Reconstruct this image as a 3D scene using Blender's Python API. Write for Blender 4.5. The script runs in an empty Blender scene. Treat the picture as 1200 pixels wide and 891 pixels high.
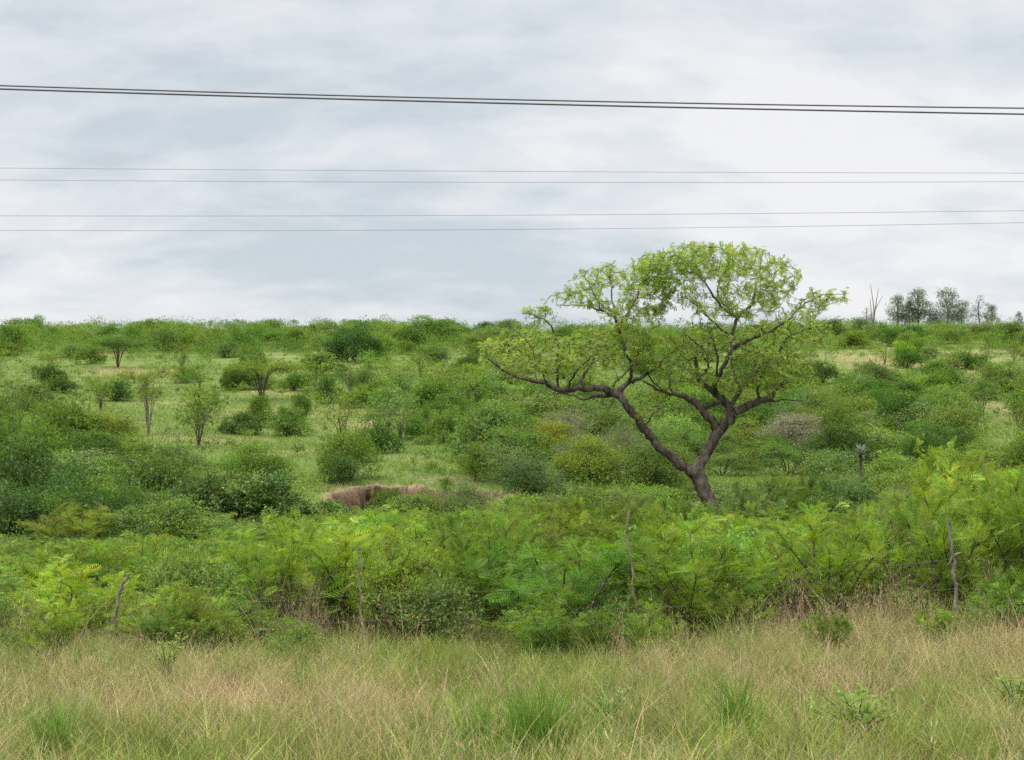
import bpy, math, random
import numpy as np
R_ = math.radians
scene = bpy.context.scene
COL = scene.collection

# ------------------------------------------------------------------ camera, sky, sun, exposure
F, CX, CY, EYE = 1648.0, 600.0, 445.5, 3.7      # focal length in photo pixels, centre, eye height
cam_d = bpy.data.cameras.new('camera')
cam_d.sensor_width = 36.0
cam_d.lens = F / 1200 * 36
cam_d.clip_start, cam_d.clip_end = 0.1, 6000
cam = bpy.data.objects.new('camera', cam_d)
COL.objects.link(cam)
cam.location = (0, 0, EYE)
cam.rotation_euler = (R_(90), 0, 0)
scene.camera = cam

SUN_EL, SUN_AZ = 58.0, 215.0
w = bpy.data.worlds.new('World')
scene.world = w
w.use_nodes = True
nt = w.node_tree
nt.nodes.clear()
def N(t, **k):
    n = nt.nodes.new(t)
    for a, v in k.items():
        setattr(n, a, v)
    return n
def L(a, b): nt.links.new(a, b)
def math_node(op, a, b=None, clamp=False):
    n = N('ShaderNodeMath', operation=op, use_clamp=clamp)
    for i, v in enumerate((a, b)):
        if v is None: continue
        if isinstance(v, (int, float)): n.inputs[i].default_value = v
        else: L(v, n.inputs[i])
    return n.outputs[0]
out = N('ShaderNodeOutputWorld'); bg = N('ShaderNodeBackground'); bg.inputs[1].default_value = 0.1
L(bg.outputs[0], out.inputs[0])
sky = N('ShaderNodeTexSky', sky_type='NISHITA'); sky.sun_disc = False
sky.sun_elevation = R_(SUN_EL); sky.sun_rotation = R_(SUN_AZ)
tc = N('ShaderNodeTexCoord'); sep = N('ShaderNodeSeparateXYZ'); L(tc.outputs['Generated'], sep.inputs[0])
zc = math_node('MAXIMUM', sep.outputs[2], 0.0)
den = math_node('ADD', zc, 0.36)                 # flat cloud deck, seen in perspective
comb = N('ShaderNodeCombineXYZ')
L(math_node('DIVIDE', sep.outputs[0], den), comb.inputs[0])
L(math_node('DIVIDE', sep.outputs[1], den), comb.inputs[1])
def cloud_noise(scale, detail, rough, off, sx=1.0):
    mp = N('ShaderNodeMapping'); mp.inputs['Location'].default_value = off; mp.inputs['Scale'].default_value = (sx, 1, 1)
    mp.inputs['Rotation'].default_value = (0, 0, R_(10))
    L(comb.outputs[0], mp.inputs[0])
    n = N('ShaderNodeTexNoise'); n.inputs['Scale'].default_value = scale; n.inputs['Detail'].default_value = detail
    n.inputs['Roughness'].default_value = rough; n.inputs['Distortion'].default_value = 0.25
    L(mp.outputs[0], n.inputs[0]); return n.outputs[0]
n1 = cloud_noise(2.1, 7, 0.50, (1.2, 4.9, 0), 0.62)
n2 = cloud_noise(6.8, 8, 0.58, (2.2, 8.1, 0), 0.66)
mixn = math_node('ADD', math_node('MULTIPLY', n1, 0.64), math_node('MULTIPLY', n2, 0.36))
ramp = N('ShaderNodeValToRGB')
e = ramp.color_ramp.elements
e[0].position, e[0].color = 0.41, (4.45, 4.98, 5.40, 1)
e[1].position, e[1].color = 0.58, (6.70, 6.70, 6.85, 1)
em = ramp.color_ramp.elements.new(0.49); em.color = (5.55, 5.85, 6.2, 1)
L(mixn, ramp.inputs[0])
# unseen sky above the frame, boosted beyond natural overcast to brighten the land
gain = math_node('ADD', 1.0, math_node('MULTIPLY', math_node('SUBTRACT', math_node('MAXIMUM', zc, 0.26), 0.26), 7.0))
hi = N('ShaderNodeMapRange'); hi.inputs[1].default_value = .28; hi.inputs[2].default_value = .6; L(zc, hi.inputs[0])
wt = N('ShaderNodeMix', data_type='RGBA'); L(hi.outputs[0], wt.inputs[0]); L(ramp.outputs[0], wt.inputs[6]); wt.inputs[7].default_value = (5.5, 5.3, 4.95, 1)   # warmer tint added to the unseen sky overhead, takes blue out of its light
vm = N('ShaderNodeVectorMath', operation='SCALE'); L(wt.outputs[2], vm.inputs[0]); L(gain, vm.inputs['Scale'])
mx = N('ShaderNodeMix', data_type='RGBA'); mx.inputs[0].default_value = 0.96
L(sky.outputs[0], mx.inputs[6]); L(vm.outputs[0], mx.inputs[7]); L(mx.outputs[2], bg.inputs[0])

sun_d = bpy.data.lights.new('sun', 'SUN'); sun_d.energy = 1.5; sun_d.angle = R_(14); sun_d.color = (1.0, 0.955, 0.88)
sun = bpy.data.objects.new('sun', sun_d); COL.objects.link(sun)
sun.rotation_euler = (R_(90 - SUN_EL), 0, R_(180 - SUN_AZ))
vs = scene.view_settings
vs.view_transform = 'Standard'; vs.look = 'None'; vs.exposure = 0.42; vs.gamma = 1.0
try: vs.use_curve_mapping = False
except Exception: pass
cy = scene.cycles
cy.max_bounces = 5; cy.diffuse_bounces = 3; cy.glossy_bounces = 1; cy.transmission_bounces = 2; cy.transparent_max_bounces = 4
cy.volume_bounces = 0
cy.use_denoising = False
cy.filter_width = 1.6
scene.display_settings.display_device = 'sRGB'

# ------------------------------------------------------------------ helpers
rng = np.random.default_rng(11)
rnd = random.Random(5)

def wob(x, y, s, seed=0.0):
    """smooth noise in about -1..1, feature size s metres"""
    a = 2 * np.pi / s
    return (np.sin(a * (x * .83 + y * .37) + seed) + np.sin(a * (-x * .46 + y * .91) * 1.27 + seed * 2.3 + 1.1)
            + .6 * np.sin(a * (x * .31 - y * 1.13) * 1.9 + seed * .7 + 2.2) + .6 * np.sin(a * (x * 1.4 + y * .2) * 1.63 + seed * 3.1)
            + .35 * np.sin(a * (x * 2.3 - y * 2.0) + seed * 1.7) + .35 * np.sin(a * (-x * 1.9 - y * 2.6) * 1.1 + seed)) / 2.6

PY = np.array([-80, -4, 2.5, 5, 7, 10, 14, 20, 28, 36, 45, 54, 61, 72, 79, 90, 110, 130, 165, 220, 300, 400, 480, 560, 700, 1200, 3500.])
PZ = np.array([2.3, 2.25, 2.2, 1.85, 1.4, .9, .3, -.28, -.75, -1.2, -2.0, -2.6, -2.6, -1.80, -1.45, -.92, -.35, .2, 1.5, 4.4, 10.2, 16.4, 20.0, 20.5, 14., -12., -26.])
def bank_y(x): return 71.6 + .8 * np.sin(x * .9 + .6) + .55 * np.sin(x * 2.3) + .42 * np.abs(np.sin(x * 4.1 + 1)) + .22 * np.sin(x * 9.3 + 1)
def bank_mask(x): return np.clip((x + 9.3) / .8, 0, 1) * np.clip((.6 - x) / 2.6, 0, 1) * (.75 + .25 * np.clip((-3.5 - x) / 2, 0, 1))
def gz(x, y):
    x = np.asarray(x, float); y = np.asarray(y, float)
    z = np.interp(y, PY, PZ)
    k = np.clip((y - 22) / 200, 0, 1)
    z = z + .055 * np.clip(x - 1, 0, 9) * np.clip((y - 9) / 9, 0, 1) * np.clip((36 - y) / 14, 0, 1)
    z = z + wob(x, y, 60, 1.3) * .5 * k + wob(x, y, 160, 4.0) * 1.6 * np.clip((y - 120) / 250, 0, 1)
    z = z + .05 * wob(x, y, 3.1, 2.0) * np.clip((y - 4) / 6, 0, 1)
    # the stream cuts a steep earth face into the far side of the dip
    t = np.clip((bank_y(x) - y) / .55, 0, 1) * np.clip((y - 62) / 5.5, 0, 1)
    m = bank_mask(x) * (1 + .25 * np.sin(x * 3.1))
    z = z - 1.15 * t * m + .10 * m * wob(x, y, 1.1, .4) * np.clip(1 - abs(y - 71.5) / 5, 0, 1)
    return z
def row(x, y, z): return CY + (EYE - z) / y * F
_D = np.concatenate([np.arange(6, 30, .1), np.arange(30, 100, .25), np.arange(100, 480, 1.0)])
def dist_at(px, py):
    x = (px - CX) / F * _D
    r = row(x, _D, gz(x, _D))
    ok = np.where(r <= py)[0]
    return float(_D[ok[0]]) if len(ok) else 470.0
def world(px, d): return (px - CX) / F * d
def pix(px, py, d): return np.array([(px - CX) / F * d, d, EYE - (py - CY) / F * d])

class MB:
    def __init__(s): s.v, s.q, s.c, s.m, s.n = [], [], [], [], 0
    def add(s, v, q, c=None, m=0):
        v = np.asarray(v, np.float32); q = np.asarray(q, np.int64)
        s.v.append(v); s.q.append(q + s.n); s.n += len(v)
        if c is None: c = np.ones((len(v), 3), np.float32)
        s.c.append(np.broadcast_to(np.asarray(c, np.float32), (len(v), 3))); s.m.append(np.full(len(q), m, np.int32))
    def mesh(s, name, mats, smooth=False):
        v = np.concatenate(s.v); q = np.concatenate(s.q); c = np.concatenate(s.c); mi = np.concatenate(s.m)
        me = bpy.data.meshes.new(name)
        me.vertices.add(len(v)); me.vertices.foreach_set('co', v.astype(np.float32).ravel())
        me.loops.add(q.size); me.loops.foreach_set('vertex_index', q.astype(np.int32).ravel())
        me.polygons.add(len(q)); me.polygons.foreach_set('loop_start', np.arange(0, q.size, 4, dtype=np.int32))
        me.polygons.foreach_set('material_index', mi)
        if smooth: me.polygons.foreach_set('use_smooth', np.ones(len(q), bool))
        a = me.attributes.new('tint', 'FLOAT_COLOR', 'POINT')
        a.data.foreach_set('color', np.concatenate([c, np.ones((len(c), 1), np.float32)], 1).astype(np.float32).ravel())
        for mt in mats: me.materials.append(mt)
        me.update(calc_edges=True)
        return me

def unit(v): return v / np.maximum(np.linalg.norm(v, axis=-1, keepdims=True), 1e-9)
def tube(mb, pts, rad, n=5, col=None, m=0, rough=0.0, closed=False):
    pts = np.asarray(pts, float); k = len(pts)
    rad = np.broadcast_to(np.asarray(rad, float), (k,))
    t = unit(np.gradient(pts, axis=0))
    ref = np.array([0, 0, 1.]) if abs(t[:, 2]).mean() < .8 else np.array([1., 0, 0])
    u = unit(np.cross(t, ref)); v = np.cross(t, u)
    a = np.linspace(0, 2 * np.pi, n, endpoint=False)
    r = rad[:, None] * np.ones((1, n))
    if rough:
        i = np.arange(k)[:, None]
        r = r * (1 + rough * (np.sin(a * 3 + i * .25) * .5 + np.sin(a * 5 - i * .6 + 1) * .35 + rng.normal(0, .45, (k, n))))
    ring = pts[:, None] + r[..., None] * (np.cos(a)[None, :, None] * u[:, None] + np.sin(a)[None, :, None] * v[:, None])
    vv = ring.reshape(-1, 3)
    i, j = np.meshgrid(np.arange(k - 1), np.arange(n), indexing='ij')
    q = np.stack([i * n + j, i * n + (j + 1) % n, (i + 1) * n + (j + 1) % n, (i + 1) * n + j], -1).reshape(-1, 4)
    mb.add(vv, q, col, m)
    if closed:
        for s in (0, k - 1):
            c = s * n + np.arange(n)
            mid = pts[s]
            cv = np.concatenate([vv[c], [mid]])
            mb.add(cv, [[b, (b + 1) % n, n, n] if False else [b, (b + 1) % n, (b + 2) % n, n] for b in range(0, n - 1, 2)], col, m)

def spline(pts, step):
    """Catmull-Rom through rows of pts (any width), resampled to about step on the first three columns"""
    p = np.asarray(pts, float)
    p = np.vstack([2 * p[0] - p[1], p, 2 * p[-1] - p[-2]])
    o = []
    for i in range(1, len(p) - 2):
        d = np.linalg.norm(p[i + 1, :3] - p[i, :3]); n = max(2, int(d / step))
        t = np.linspace(0, 1, n, endpoint=False)[:, None]
        a, b, c, e_ = p[i - 1], p[i], p[i + 1], p[i + 2]
        o.append(.5 * (2 * b + (c - a) * t + (2 * a - 5 * b + 4 * c - e_) * t ** 2 + (3 * b - a - 3 * c + e_) * t ** 3))
    o.append(p[-2][None])
    return np.concatenate(o)

LEAF_V = np.array([[0, 0, 0], [.42, .5, .05], [1, 0, -.10], [.42, -.5, .05]]); LEAF_Q = np.array([[0, 1, 2, 3]])
def frames(xd, zd):
    x = unit(xd); y = unit(np.cross(zd, x)); z = np.cross(x, y)
    return np.stack([x, y, z], -1)
def scatter(mb, tv, tq, M, pos, sc, col, m=0):
    """template tv/tq placed N times: M (N,3,3), pos (N,3), sc (N,3), col (N,3)"""
    n, k = len(pos), len(tv)
    v = np.einsum('nij,nkj->nki', M, tv[None] * sc[:, None, :]) + pos[:, None, :]
    q = (tq[None] + (np.arange(n) * k)[:, None, None]).reshape(-1, 4)
    mb.add(v.reshape(-1, 3), q, np.repeat(col, k, 0), m)
def rdir(n, up=0.0):
    d = rng.normal(size=(n, 3)); d = unit(d); d[:, 2] += up
    return unit(d)
def tints(n, amp=.18, yel=.12, warm=(1.13, 1.09, .85)):
    b = np.exp(rng.normal(0, amp, (n, 1))) * np.ones((1, 3))
    b[:, 0] *= np.exp(rng.normal(0, .07, n))
    k = rng.random(n) < yel
    b[k] *= np.array(warm)
    return b

# ------------------------------------------------------------------ materials
def new_mat(name):
    m = bpy.data.materials.new(name); m.use_nodes = True
    t = m.node_tree; t.nodes.clear()
    return m, t
def leaf_material(name, transl=.34, rough=.5, spec=.28, own=True):
    m, t = new_mat(name)
    o = t.nodes.new('ShaderNodeOutputMaterial')
    at = t.nodes.new('ShaderNodeAttribute'); at.attribute_name = 'tint'
    c = at.outputs['Color']
    if own:
        oi = t.nodes.new('ShaderNodeObjectInfo')
        mu = t.nodes.new('ShaderNodeMix'); mu.data_type = 'RGBA'; mu.blend_type = 'MULTIPLY'; mu.inputs[0].default_value = 1
        t.links.new(oi.outputs['Color'], mu.inputs[6]); t.links.new(c, mu.inputs[7]); c = mu.outputs[2]
    p = t.nodes.new('ShaderNodeBsdfPrincipled'); p.inputs['Roughness'].default_value = rough; p.inputs['Specular IOR Level'].default_value = spec
    tr = t.nodes.new('ShaderNodeBsdfTranslucent'); ms = t.nodes.new('ShaderNodeMixShader'); ms.inputs[0].default_value = transl
    hs = t.nodes.new('ShaderNodeHueSaturation'); hs.inputs['Value'].default_value = 1.25; hs.inputs['Saturation'].default_value = 1.1
    t.links.new(c, p.inputs['Base Color']); t.links.new(c, hs.inputs['Color']); t.links.new(hs.outputs[0], tr.inputs['Color'])
    t.links.new(p.outputs[0], ms.inputs[1]); t.links.new(tr.outputs[0], ms.inputs[2]); t.links.new(ms.outputs[0], o.inputs[0])
    return m
def bark_material(name, c0, c1, scale=9.0, stretch=(1, 1, .35), bump=.6):
    m, t = new_mat(name)
    o = t.nodes.new('ShaderNodeOutputMaterial'); p = t.nodes.new('ShaderNodeBsdfPrincipled')
    p.inputs['Roughness'].default_value = .9; p.inputs['Specular IOR Level'].default_value = .15
    tc_ = t.nodes.new('ShaderNodeTexCoord'); mp = t.nodes.new('ShaderNodeMapping'); mp.inputs['Scale'].default_value = stretch
    n = t.nodes.new('ShaderNodeTexNoise'); n.inputs['Scale'].default_value = scale; n.inputs['Detail'].default_value = 8; n.inputs['Roughness'].default_value = .68
    r = t.nodes.new('ShaderNodeValToRGB'); r.color_ramp.elements[0].position = .38; r.color_ramp.elements[1].position = .68
    r.color_ramp.elements[0].color = (*c0, 1); r.color_ramp.elements[1].color = (*c1, 1)
    b = t.nodes.new('ShaderNodeBump'); b.inputs['Strength'].default_value = bump; b.inputs['Distance'].default_value = .03
    t.links.new(tc_.outputs['Object'], mp.inputs[0]); t.links.new(mp.outputs[0], n.inputs[0]); t.links.new(n.outputs[0], r.inputs[0])
    t.links.new(r.outputs[0], p.inputs['Base Color']); t.links.new(n.outputs[0], b.inputs['Height']); t.links.new(b.outputs[0], p.inputs['Normal'])
    t.links.new(p.outputs[0], o.inputs[0])
    return m
M_leaf = leaf_material('foliage', .46, .65, .10)
M_frond = leaf_material('feathery_foliage', .46, .6, .15)
M_gloss = leaf_material('glossy_foliage', .36, .48, .25)
M_grass = leaf_material('grass_blades', .32, .6, .18, own=False)
M_scrub = leaf_material('far_foliage', .42, .65, .10, own=False)
M_bark = bark_material('dark_bark', (.030, .024, .020), (.165, .138, .116))
M_twig = bark_material('twig_bark', (.045, .034, .026), (.13, .10, .078), 20)
M_grey = bark_material('grey_dead_wood', (.08, .070, .062), (.27, .245, .22), 14)
M_dry = bark_material('dry_twigs', (.16, .12, .085), (.34, .27, .20), 20)
def metal_material(name, c, rough=.5, met=1.0):
    m, t = new_mat(name)
    o = t.nodes.new('ShaderNodeOutputMaterial'); p = t.nodes.new('ShaderNodeBsdfPrincipled')
    n = t.nodes.new('ShaderNodeTexNoise'); n.inputs['Scale'].default_value = 30
    mx_ = t.nodes.new('ShaderNodeMix'); mx_.data_type = 'RGBA'
    mx_.inputs[6].default_value = (*c, 1); mx_.inputs[7].default_value = (c[0] * .6, c[1] * .55, c[2] * .5, 1)
    t.links.new(n.outputs[0], mx_.inputs[0]); t.links.new(mx_.outputs[2], p.inputs['Base Color'])
    p.inputs['Roughness'].default_value = rough; p.inputs['Metallic'].default_value = met
    t.links.new(p.outputs[0], o.inputs[0]); return m
M_cable = metal_material('black_cable_sheath', (.035, .033, .042), .6, 0)
M_wire = metal_material('weathered_conductor', (.26, .26, .28), .5, .1)
M_rust = metal_material('rusty_steel', (.10, .045, .028), .85, .1)
M_barb = metal_material('dull_fence_wire', (.20, .18, .15), .7, .1)

def ground_material():
    m, t = new_mat('ground')
    Nn = t.nodes.new; Lk = t.links.new
    o = Nn('ShaderNodeOutputMaterial'); p = Nn('ShaderNodeBsdfPrincipled'); p.inputs['Roughness'].default_value = .95; p.inputs['Specular IOR Level'].default_value = .1
    g = Nn('ShaderNodeNewGeometry')
    def noise(sc, det=6, ro=.6):
        n = Nn('ShaderNodeTexNoise'); n.inputs['Scale'].default_value = sc; n.inputs['Detail'].default_value = det; n.inputs['Roughness'].default_value = ro
        Lk(g.outputs['Position'], n.inputs[0]); return n.outputs[0]
    def rp(src, a, b):
        r = Nn('ShaderNodeMapRange'); r.inputs[1].default_value = a; r.inputs[2].default_value = b; Lk(src, r.inputs[0]); return r.outputs[0]
    def mix(f, a, b):
        x = Nn('ShaderNodeMix'); x.data_type = 'RGBA'
        for i, v in ((0, f), (6, a), (7, b)):
            if isinstance(v, tuple): x.inputs[i].default_value = (*v, 1)
            elif isinstance(v, float): x.inputs[i].default_value = v
            else: Lk(v, x.inputs[i])
        return x.outputs[2]
    green = mix(rp(noise(.25), .35, .65), (.084, .138, .028), (.120, .168, .040))
    green = mix(rp(noise(3.0, 8, .7), .3, .7), green, (.085, .125, .032))
    dry = mix(rp(noise(1.4, 8, .7), .3, .7), (.25, .20, .105), (.17, .165, .065))
    turf = mix(rp(noise(.055, 7, .62), .53, .66), green, dry)
    at = Nn('ShaderNodeAttribute'); at.attribute_name = 'tint'
    sp = Nn('ShaderNodeSeparateColor'); Lk(at.outputs['Color'], sp.inputs[0])
    turf = mix(sp.outputs[2], turf, dry)
    soil = mix(rp(noise(2.2, 9, .7), .3, .7), (.14, .10, .068), (.26, .195, .138))
    face = mix(rp(noise(3.5, 9, .75), .3, .7), (.055, .034, .025), (.23, .145, .10))
    soil = mix(sp.outputs[2], soil, face)
    soil = mix(rp(noise(9, 6, .7), .52, .68), soil, (.10, .07, .055))
    litter = mix(rp(noise(6, 8, .7), .35, .65), (.075, .060, .035), (.15, .13, .06))
    c = mix(sp.outputs[1], turf, litter)
    edge = Nn('ShaderNodeMath'); edge.operation = 'ADD'
    nn = Nn('ShaderNodeMath'); nn.operation = 'MULTIPLY_ADD'; nn.inputs[1].default_value = 1.6; nn.inputs[2].default_value = -.8
    Lk(noise(1.7, 7, .7), nn.inputs[0]); Lk(nn.outputs[0], edge.inputs[0]); Lk(sp.outputs[0], edge.inputs[1])
    c = mix(rp(edge.outputs[0], .40, .56), c, soil)
    b = Nn('ShaderNodeBump'); b.inputs['Strength'].default_value = .7; b.inputs['Distance'].default_value = .12
    Lk(noise(4, 9, .75), b.inputs['Height']); Lk(b.outputs[0], p.inputs['Normal'])
    Lk(c, p.inputs['Base Color']); Lk(p.outputs[0], o.inputs[0])
    return m
M_ground = ground_material()

# ------------------------------------------------------------------ ground
def axis(*spans):
    o = []
    for a, b, s in spans: o.append(np.arange(a, b, s))
    o.append([spans[-1][1]])
    return np.concatenate(o)
gx = axis((-1500, -700, 100), (-700, -160, 18), (-160, -40, 4), (-40, -12, 1), (-12, 2, .16), (2, 40, 1), (40, 160, 4), (160, 700, 18), (700, 1500, 100))
gy = axis((-80, 0, 4), (0, 30, .6), (30, 62, 1), (62, 78, .14), (78, 200, 2), (200, 600, 6), (600, 1500, 60))
GX, GY = np.meshgrid(gx, gy)
gb = MB()
nv = GX.size; W_ = len(gx)
i, j = np.meshgrid(np.arange(len(gy) - 1), np.arange(W_ - 1), indexing='ij')
q = np.stack([i * W_ + j, i * W_ + j + 1, (i + 1) * W_ + j + 1, (i + 1) * W_ + j], -1).reshape(-1, 4)
soilm = bank_mask(GX) * np.where(GY < bank_y(GX), np.clip(1 - (bank_y(GX) - 1.2 - GY) / 3.0, 0, 1) * 1.2, np.clip(1 - (GY - bank_y(GX)) / (2.2 + 1.6 * wob(GX, GY, 2.2, 3.0)), 0, 1) * (.75 + .35 * wob(GX, GY, 1.3, 5.0)))
xr = world(532, 76.5)
soilm = np.maximum(soilm, np.exp(-((GX - xr) / 2.0) ** 2 - ((GY - 75.6) / 2.2) ** 2) * (.72 + .45 * wob(GX, GY, 1.5, 2.0)) * (GY > bank_y(GX)))
soilm = np.clip(soilm, 0, 1)
def dry_patch(x, y):
    o = np.zeros_like(np.asarray(x, float))
    for px_, py_, wp, wd in ((55, 498, 75, 7), (430, 482, 70, 9), (480, 500, 90, 6), (1040, 424, 75, 45), (1000, 404, 50, 40), (1170, 478, 40, 8), (140, 434, 40, 10), (600, 410, 60, 20)):
        d = dist_at(px_, py_); o = np.maximum(o, np.exp(-((x - world(px_, d)) / world(CX + wp, d)) ** 2 - ((y - d) / wd) ** 2))
    return o
litt = np.clip((GY - 4) / 3, 0, 1) * np.clip((66 - GY) / 8, 0, 1)
GZ = gz(GX, GY)
tb = np.clip((bank_y(GX) - GY) / .55, 0, 1); dec = np.exp(-np.maximum(bank_y(GX) - .55 - GY, 0) / 1.1) * (GY > 64)
hollow = .45 + .55 * np.sin(GX * 1.7 + .4) + .35 * np.sin(GX * 4.3 + 2)
GY2 = GY + bank_mask(GX) * tb * dec * (.45 + 1.15 * np.clip(hollow, 0, 1.1))      # water has hollowed the face out under its turf lip
GX2 = GX + bank_mask(GX) * tb * dec * .18 * np.sin(GY * 9 + GX * 5)
gb.add(np.stack([GX2, GY2, GZ], -1).reshape(-1, 3), q, np.stack([soilm, litt, np.where(GY > 76, np.clip(dry_patch(GX, GY) * .9, 0, 1), np.clip((bank_y(GX) - GY + .1) / .5, 0, 1) * (soilm > 0))], -1).reshape(-1, 3))
ground = bpy.data.objects.new('ground', gb.mesh('ground', [M_ground], True)); COL.objects.link(ground)
ground['kind'] = 'structure'
def stuff(name, mb, mats):
    o = bpy.data.objects.new(name, mb.mesh(name, mats)); COL.objects.link(o); o['kind'] = 'stuff'; return o

# ------------------------------------------------------------------ things
placed = []          # everything that gets an automatic label
def tag(o, label, cat, group=None):
    o['label'] = label; o['category'] = cat
    if group: o['group'] = group
def empty(name, loc, rz=0.0, s=(1, 1, 1)):
    o = bpy.data.objects.new(name, None); COL.objects.link(o); o.empty_display_size = .2
    o.location = loc; o.rotation_euler = (0, 0, rz); o.scale = s
    return o
def child(name, me, parent, color=None):
    o = bpy.data.objects.new(name, me); COL.objects.link(o); o.parent = parent
    if color is not None: o.color = (*color, 1)
    return o
PROTO = {}
def proto(kind, parts):
    """parts: list of (part name, mesh); remembers the plant's width and height"""
    v = []
    for n, me in parts:
        a = np.empty(len(me.vertices) * 3, np.float32); me.vertices.foreach_get('co', a); v.append(a.reshape(-1, 3))
    v = np.concatenate(v)
    lo, hi = np.percentile(v, 1.2, axis=0), np.percentile(v, 98.8, axis=0)
    PROTO.setdefault(kind, []).append((parts, (hi[0] - lo[0] + hi[1] - lo[1]) / 2, hi[2]))
TONE = {
 'lime': (.172, .258, .042), 'bright': (.134, .216, .036), 'fresh': (.112, .194, .034), 'mid': (.096, .166, .032),
 'dark': (.056, .112, .022), 'olive': (.126, .188, .032), 'grey': (.160, .172, .095), 'yellow': (.225, .250, .034),
 'sage': (.122, .184, .056), 'gum': (.092, .132, .068), 'blue': (.064, .124, .036), 'brown': (.145, .168, .050)}
WORD = {'lime': 'lime green', 'bright': 'bright green', 'fresh': 'fresh green', 'mid': 'mid green', 'dark': 'dark green', 'olive': 'olive green',
        'grey': 'greyish', 'yellow': 'yellowish green', 'sage': 'sage green', 'blue': 'blue-green', 'brown': 'brownish green'}
def plant(kind, name, x, d, width, height, tone, label=None, cat='shrub', group=None, parts=True, noun=None, zone=None, var=None, jit=.12, sink=.04):
    ps, w0, h0 = PROTO[kind][rnd.randrange(len(PROTO[kind])) if var is None else var]
    c = np.array(TONE[tone]) * np.exp(rng.normal(0, jit)) * np.exp(rng.normal(0, .05, 3))
    sx = width / w0
    z = float(gz(x, d)) - sink * height
    rz = rnd.uniform(0, 6.283)
    if len(ps) > 1 or parts:
        o = empty(name, (x, d, z), rz, (sx * rnd.uniform(.93, 1.07), sx, height / h0))
        for n, me in ps: child(n, me, o, c)
    else:
        o = bpy.data.objects.new(name, ps[0][1]); COL.objects.link(o); o.location = (x, d, z); o.rotation_euler = (0, 0, rz)
        o.scale = (sx * rnd.uniform(.93, 1.07), sx, height / h0); o.color = (*c, 1)
    if label: tag(o, label, cat, group)
    else: placed.append((o, noun or name.replace('_', ' '), tone, CX + x / d * F, zone, cat, group))
    return o
def put(kind, name, px, py, wpx, hpx, tone, label=None, **k):
    """stand a plant where its foot is seen; py is the row of its foot"""
    d = k.pop('d', None) or dist_at(px, py)
    return plant(kind, name, world(px, d), d, wpx / F * d, hpx / F * d, tone, label, **k)

# ---- generators -------------------------------------------------------------
def crown(mb, lobes, tips, k, size, spread, aspect=.45, shell=.45, up=.25, amp=.18, yel=.10, lump=.22, m=0, low=.55, warm=(1.13, 1.09, .85), rag=.09):
    lobes = np.asarray(lobes, float)
    wgt = (lobes[:, 3] * lobes[:, 4] * lobes[:, 5]) ** (2 / 3); wgt /= wgt.sum()
    li = rng.choice(len(lobes), tips, p=wgt)
    d = rdir(tips)
    fl = (d[:, 2] < 0) & (rng.random(tips) < low); d[fl, 2] *= -1
    ph = lobes[li, 0] * 7 + lobes[li, 2] * 5
    r = (shell + (1 - shell) * rng.random(tips) ** .45) * (1 + lump * (np.sin(d[:, 0] * 5 + ph) + np.sin(d[:, 1] * 6 + ph * 2) + np.sin(d[:, 2] * 7 + ph * 3)) / 1.6)
    r = r * np.where(rng.random(tips) < rag, rng.uniform(1.08, 1.36, tips), 1)
    tp = lobes[li, :3] + d * r[:, None] * lobes[li, 3:6]
    ct = tints(tips, amp, yel, warm)
    n = tips * k
    p = np.repeat(tp, k, 0) + rng.normal(0, spread, (n, 3))
    dd = np.repeat(d, k, 0)
    xd = unit(dd * .7 + rdir(n) * .9); zd = unit(dd * .5 + np.array([0, 0, up + .4]) + rdir(n) * .75)
    s = size * np.exp(rng.normal(0, .25, n))
    scatter(mb, LEAF_V, LEAF_Q, frames(xd, zd), p, np.stack([s, s * aspect * 1.0, s], -1), np.repeat(ct, k, 0) * tints(n, .10, 0), m)
    return tp
def limbs(mb, base, lobes, tips, r0, frac=.15, m=0, n=5, wig=.12, rt=.25):
    """stems from foot to each lobe's middle, then thin branches to some tips"""
    for b, l in zip(base, lobes):
        c = np.array(l[:3]); b = np.array(b, float)
        mid = (b + c) / 2 + np.array([*rng.normal(0, wig, 2), .15 * np.linalg.norm(c - b)]) * np.linalg.norm(c - b) * .6
        mid[:2] = b[:2] + (c - b)[:2] * .35 + rng.normal(0, wig * .4, 2)
        pp = spline([b, mid, c], .12 * max(1, np.linalg.norm(c - b) / 2))
        tube(mb, pp, np.linspace(r0, r0 * .45, len(pp)), n, m=m, rough=.06)
    C = np.array([l[:3] for l in lobes])
    for t in tips[rng.random(len(tips)) < frac]:
        c = C[np.argmin(((C - t) ** 2).sum(1))]
        s = c + (t - c) * .05
        mid = (s + t) / 2 + rng.normal(0, .10, 3) * np.linalg.norm(t - s)
        pp = spline([s, mid, t], max(.1, np.linalg.norm(t - s) / 4))
        tube(mb, pp, np.linspace(r0 * .38, r0 * .08, len(pp)), 3, m=m)

def dome_lobes(n, R, H, rl, hl, zlo=.45):
    """lobes heaped into a rounded shrub"""
    o = []
    for i in range(n):
        a = i * 2.399 + rng.normal(0, .3); r = R * math.sqrt((i + .3) / n)
        top = H * (1 - .45 * (r / R) ** 2) * rng.uniform(.64, 1.08); r *= rng.uniform(.8, 1.2)
        rr = rl * rng.uniform(.75, 1.25)
        hh = hl * rng.uniform(.8, 1.2)
        o.append((r * math.cos(a), r * math.sin(a), max(top - hh, hh * zlo), rr, rr * rng.uniform(.85, 1.15), hh))
    return o

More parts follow.
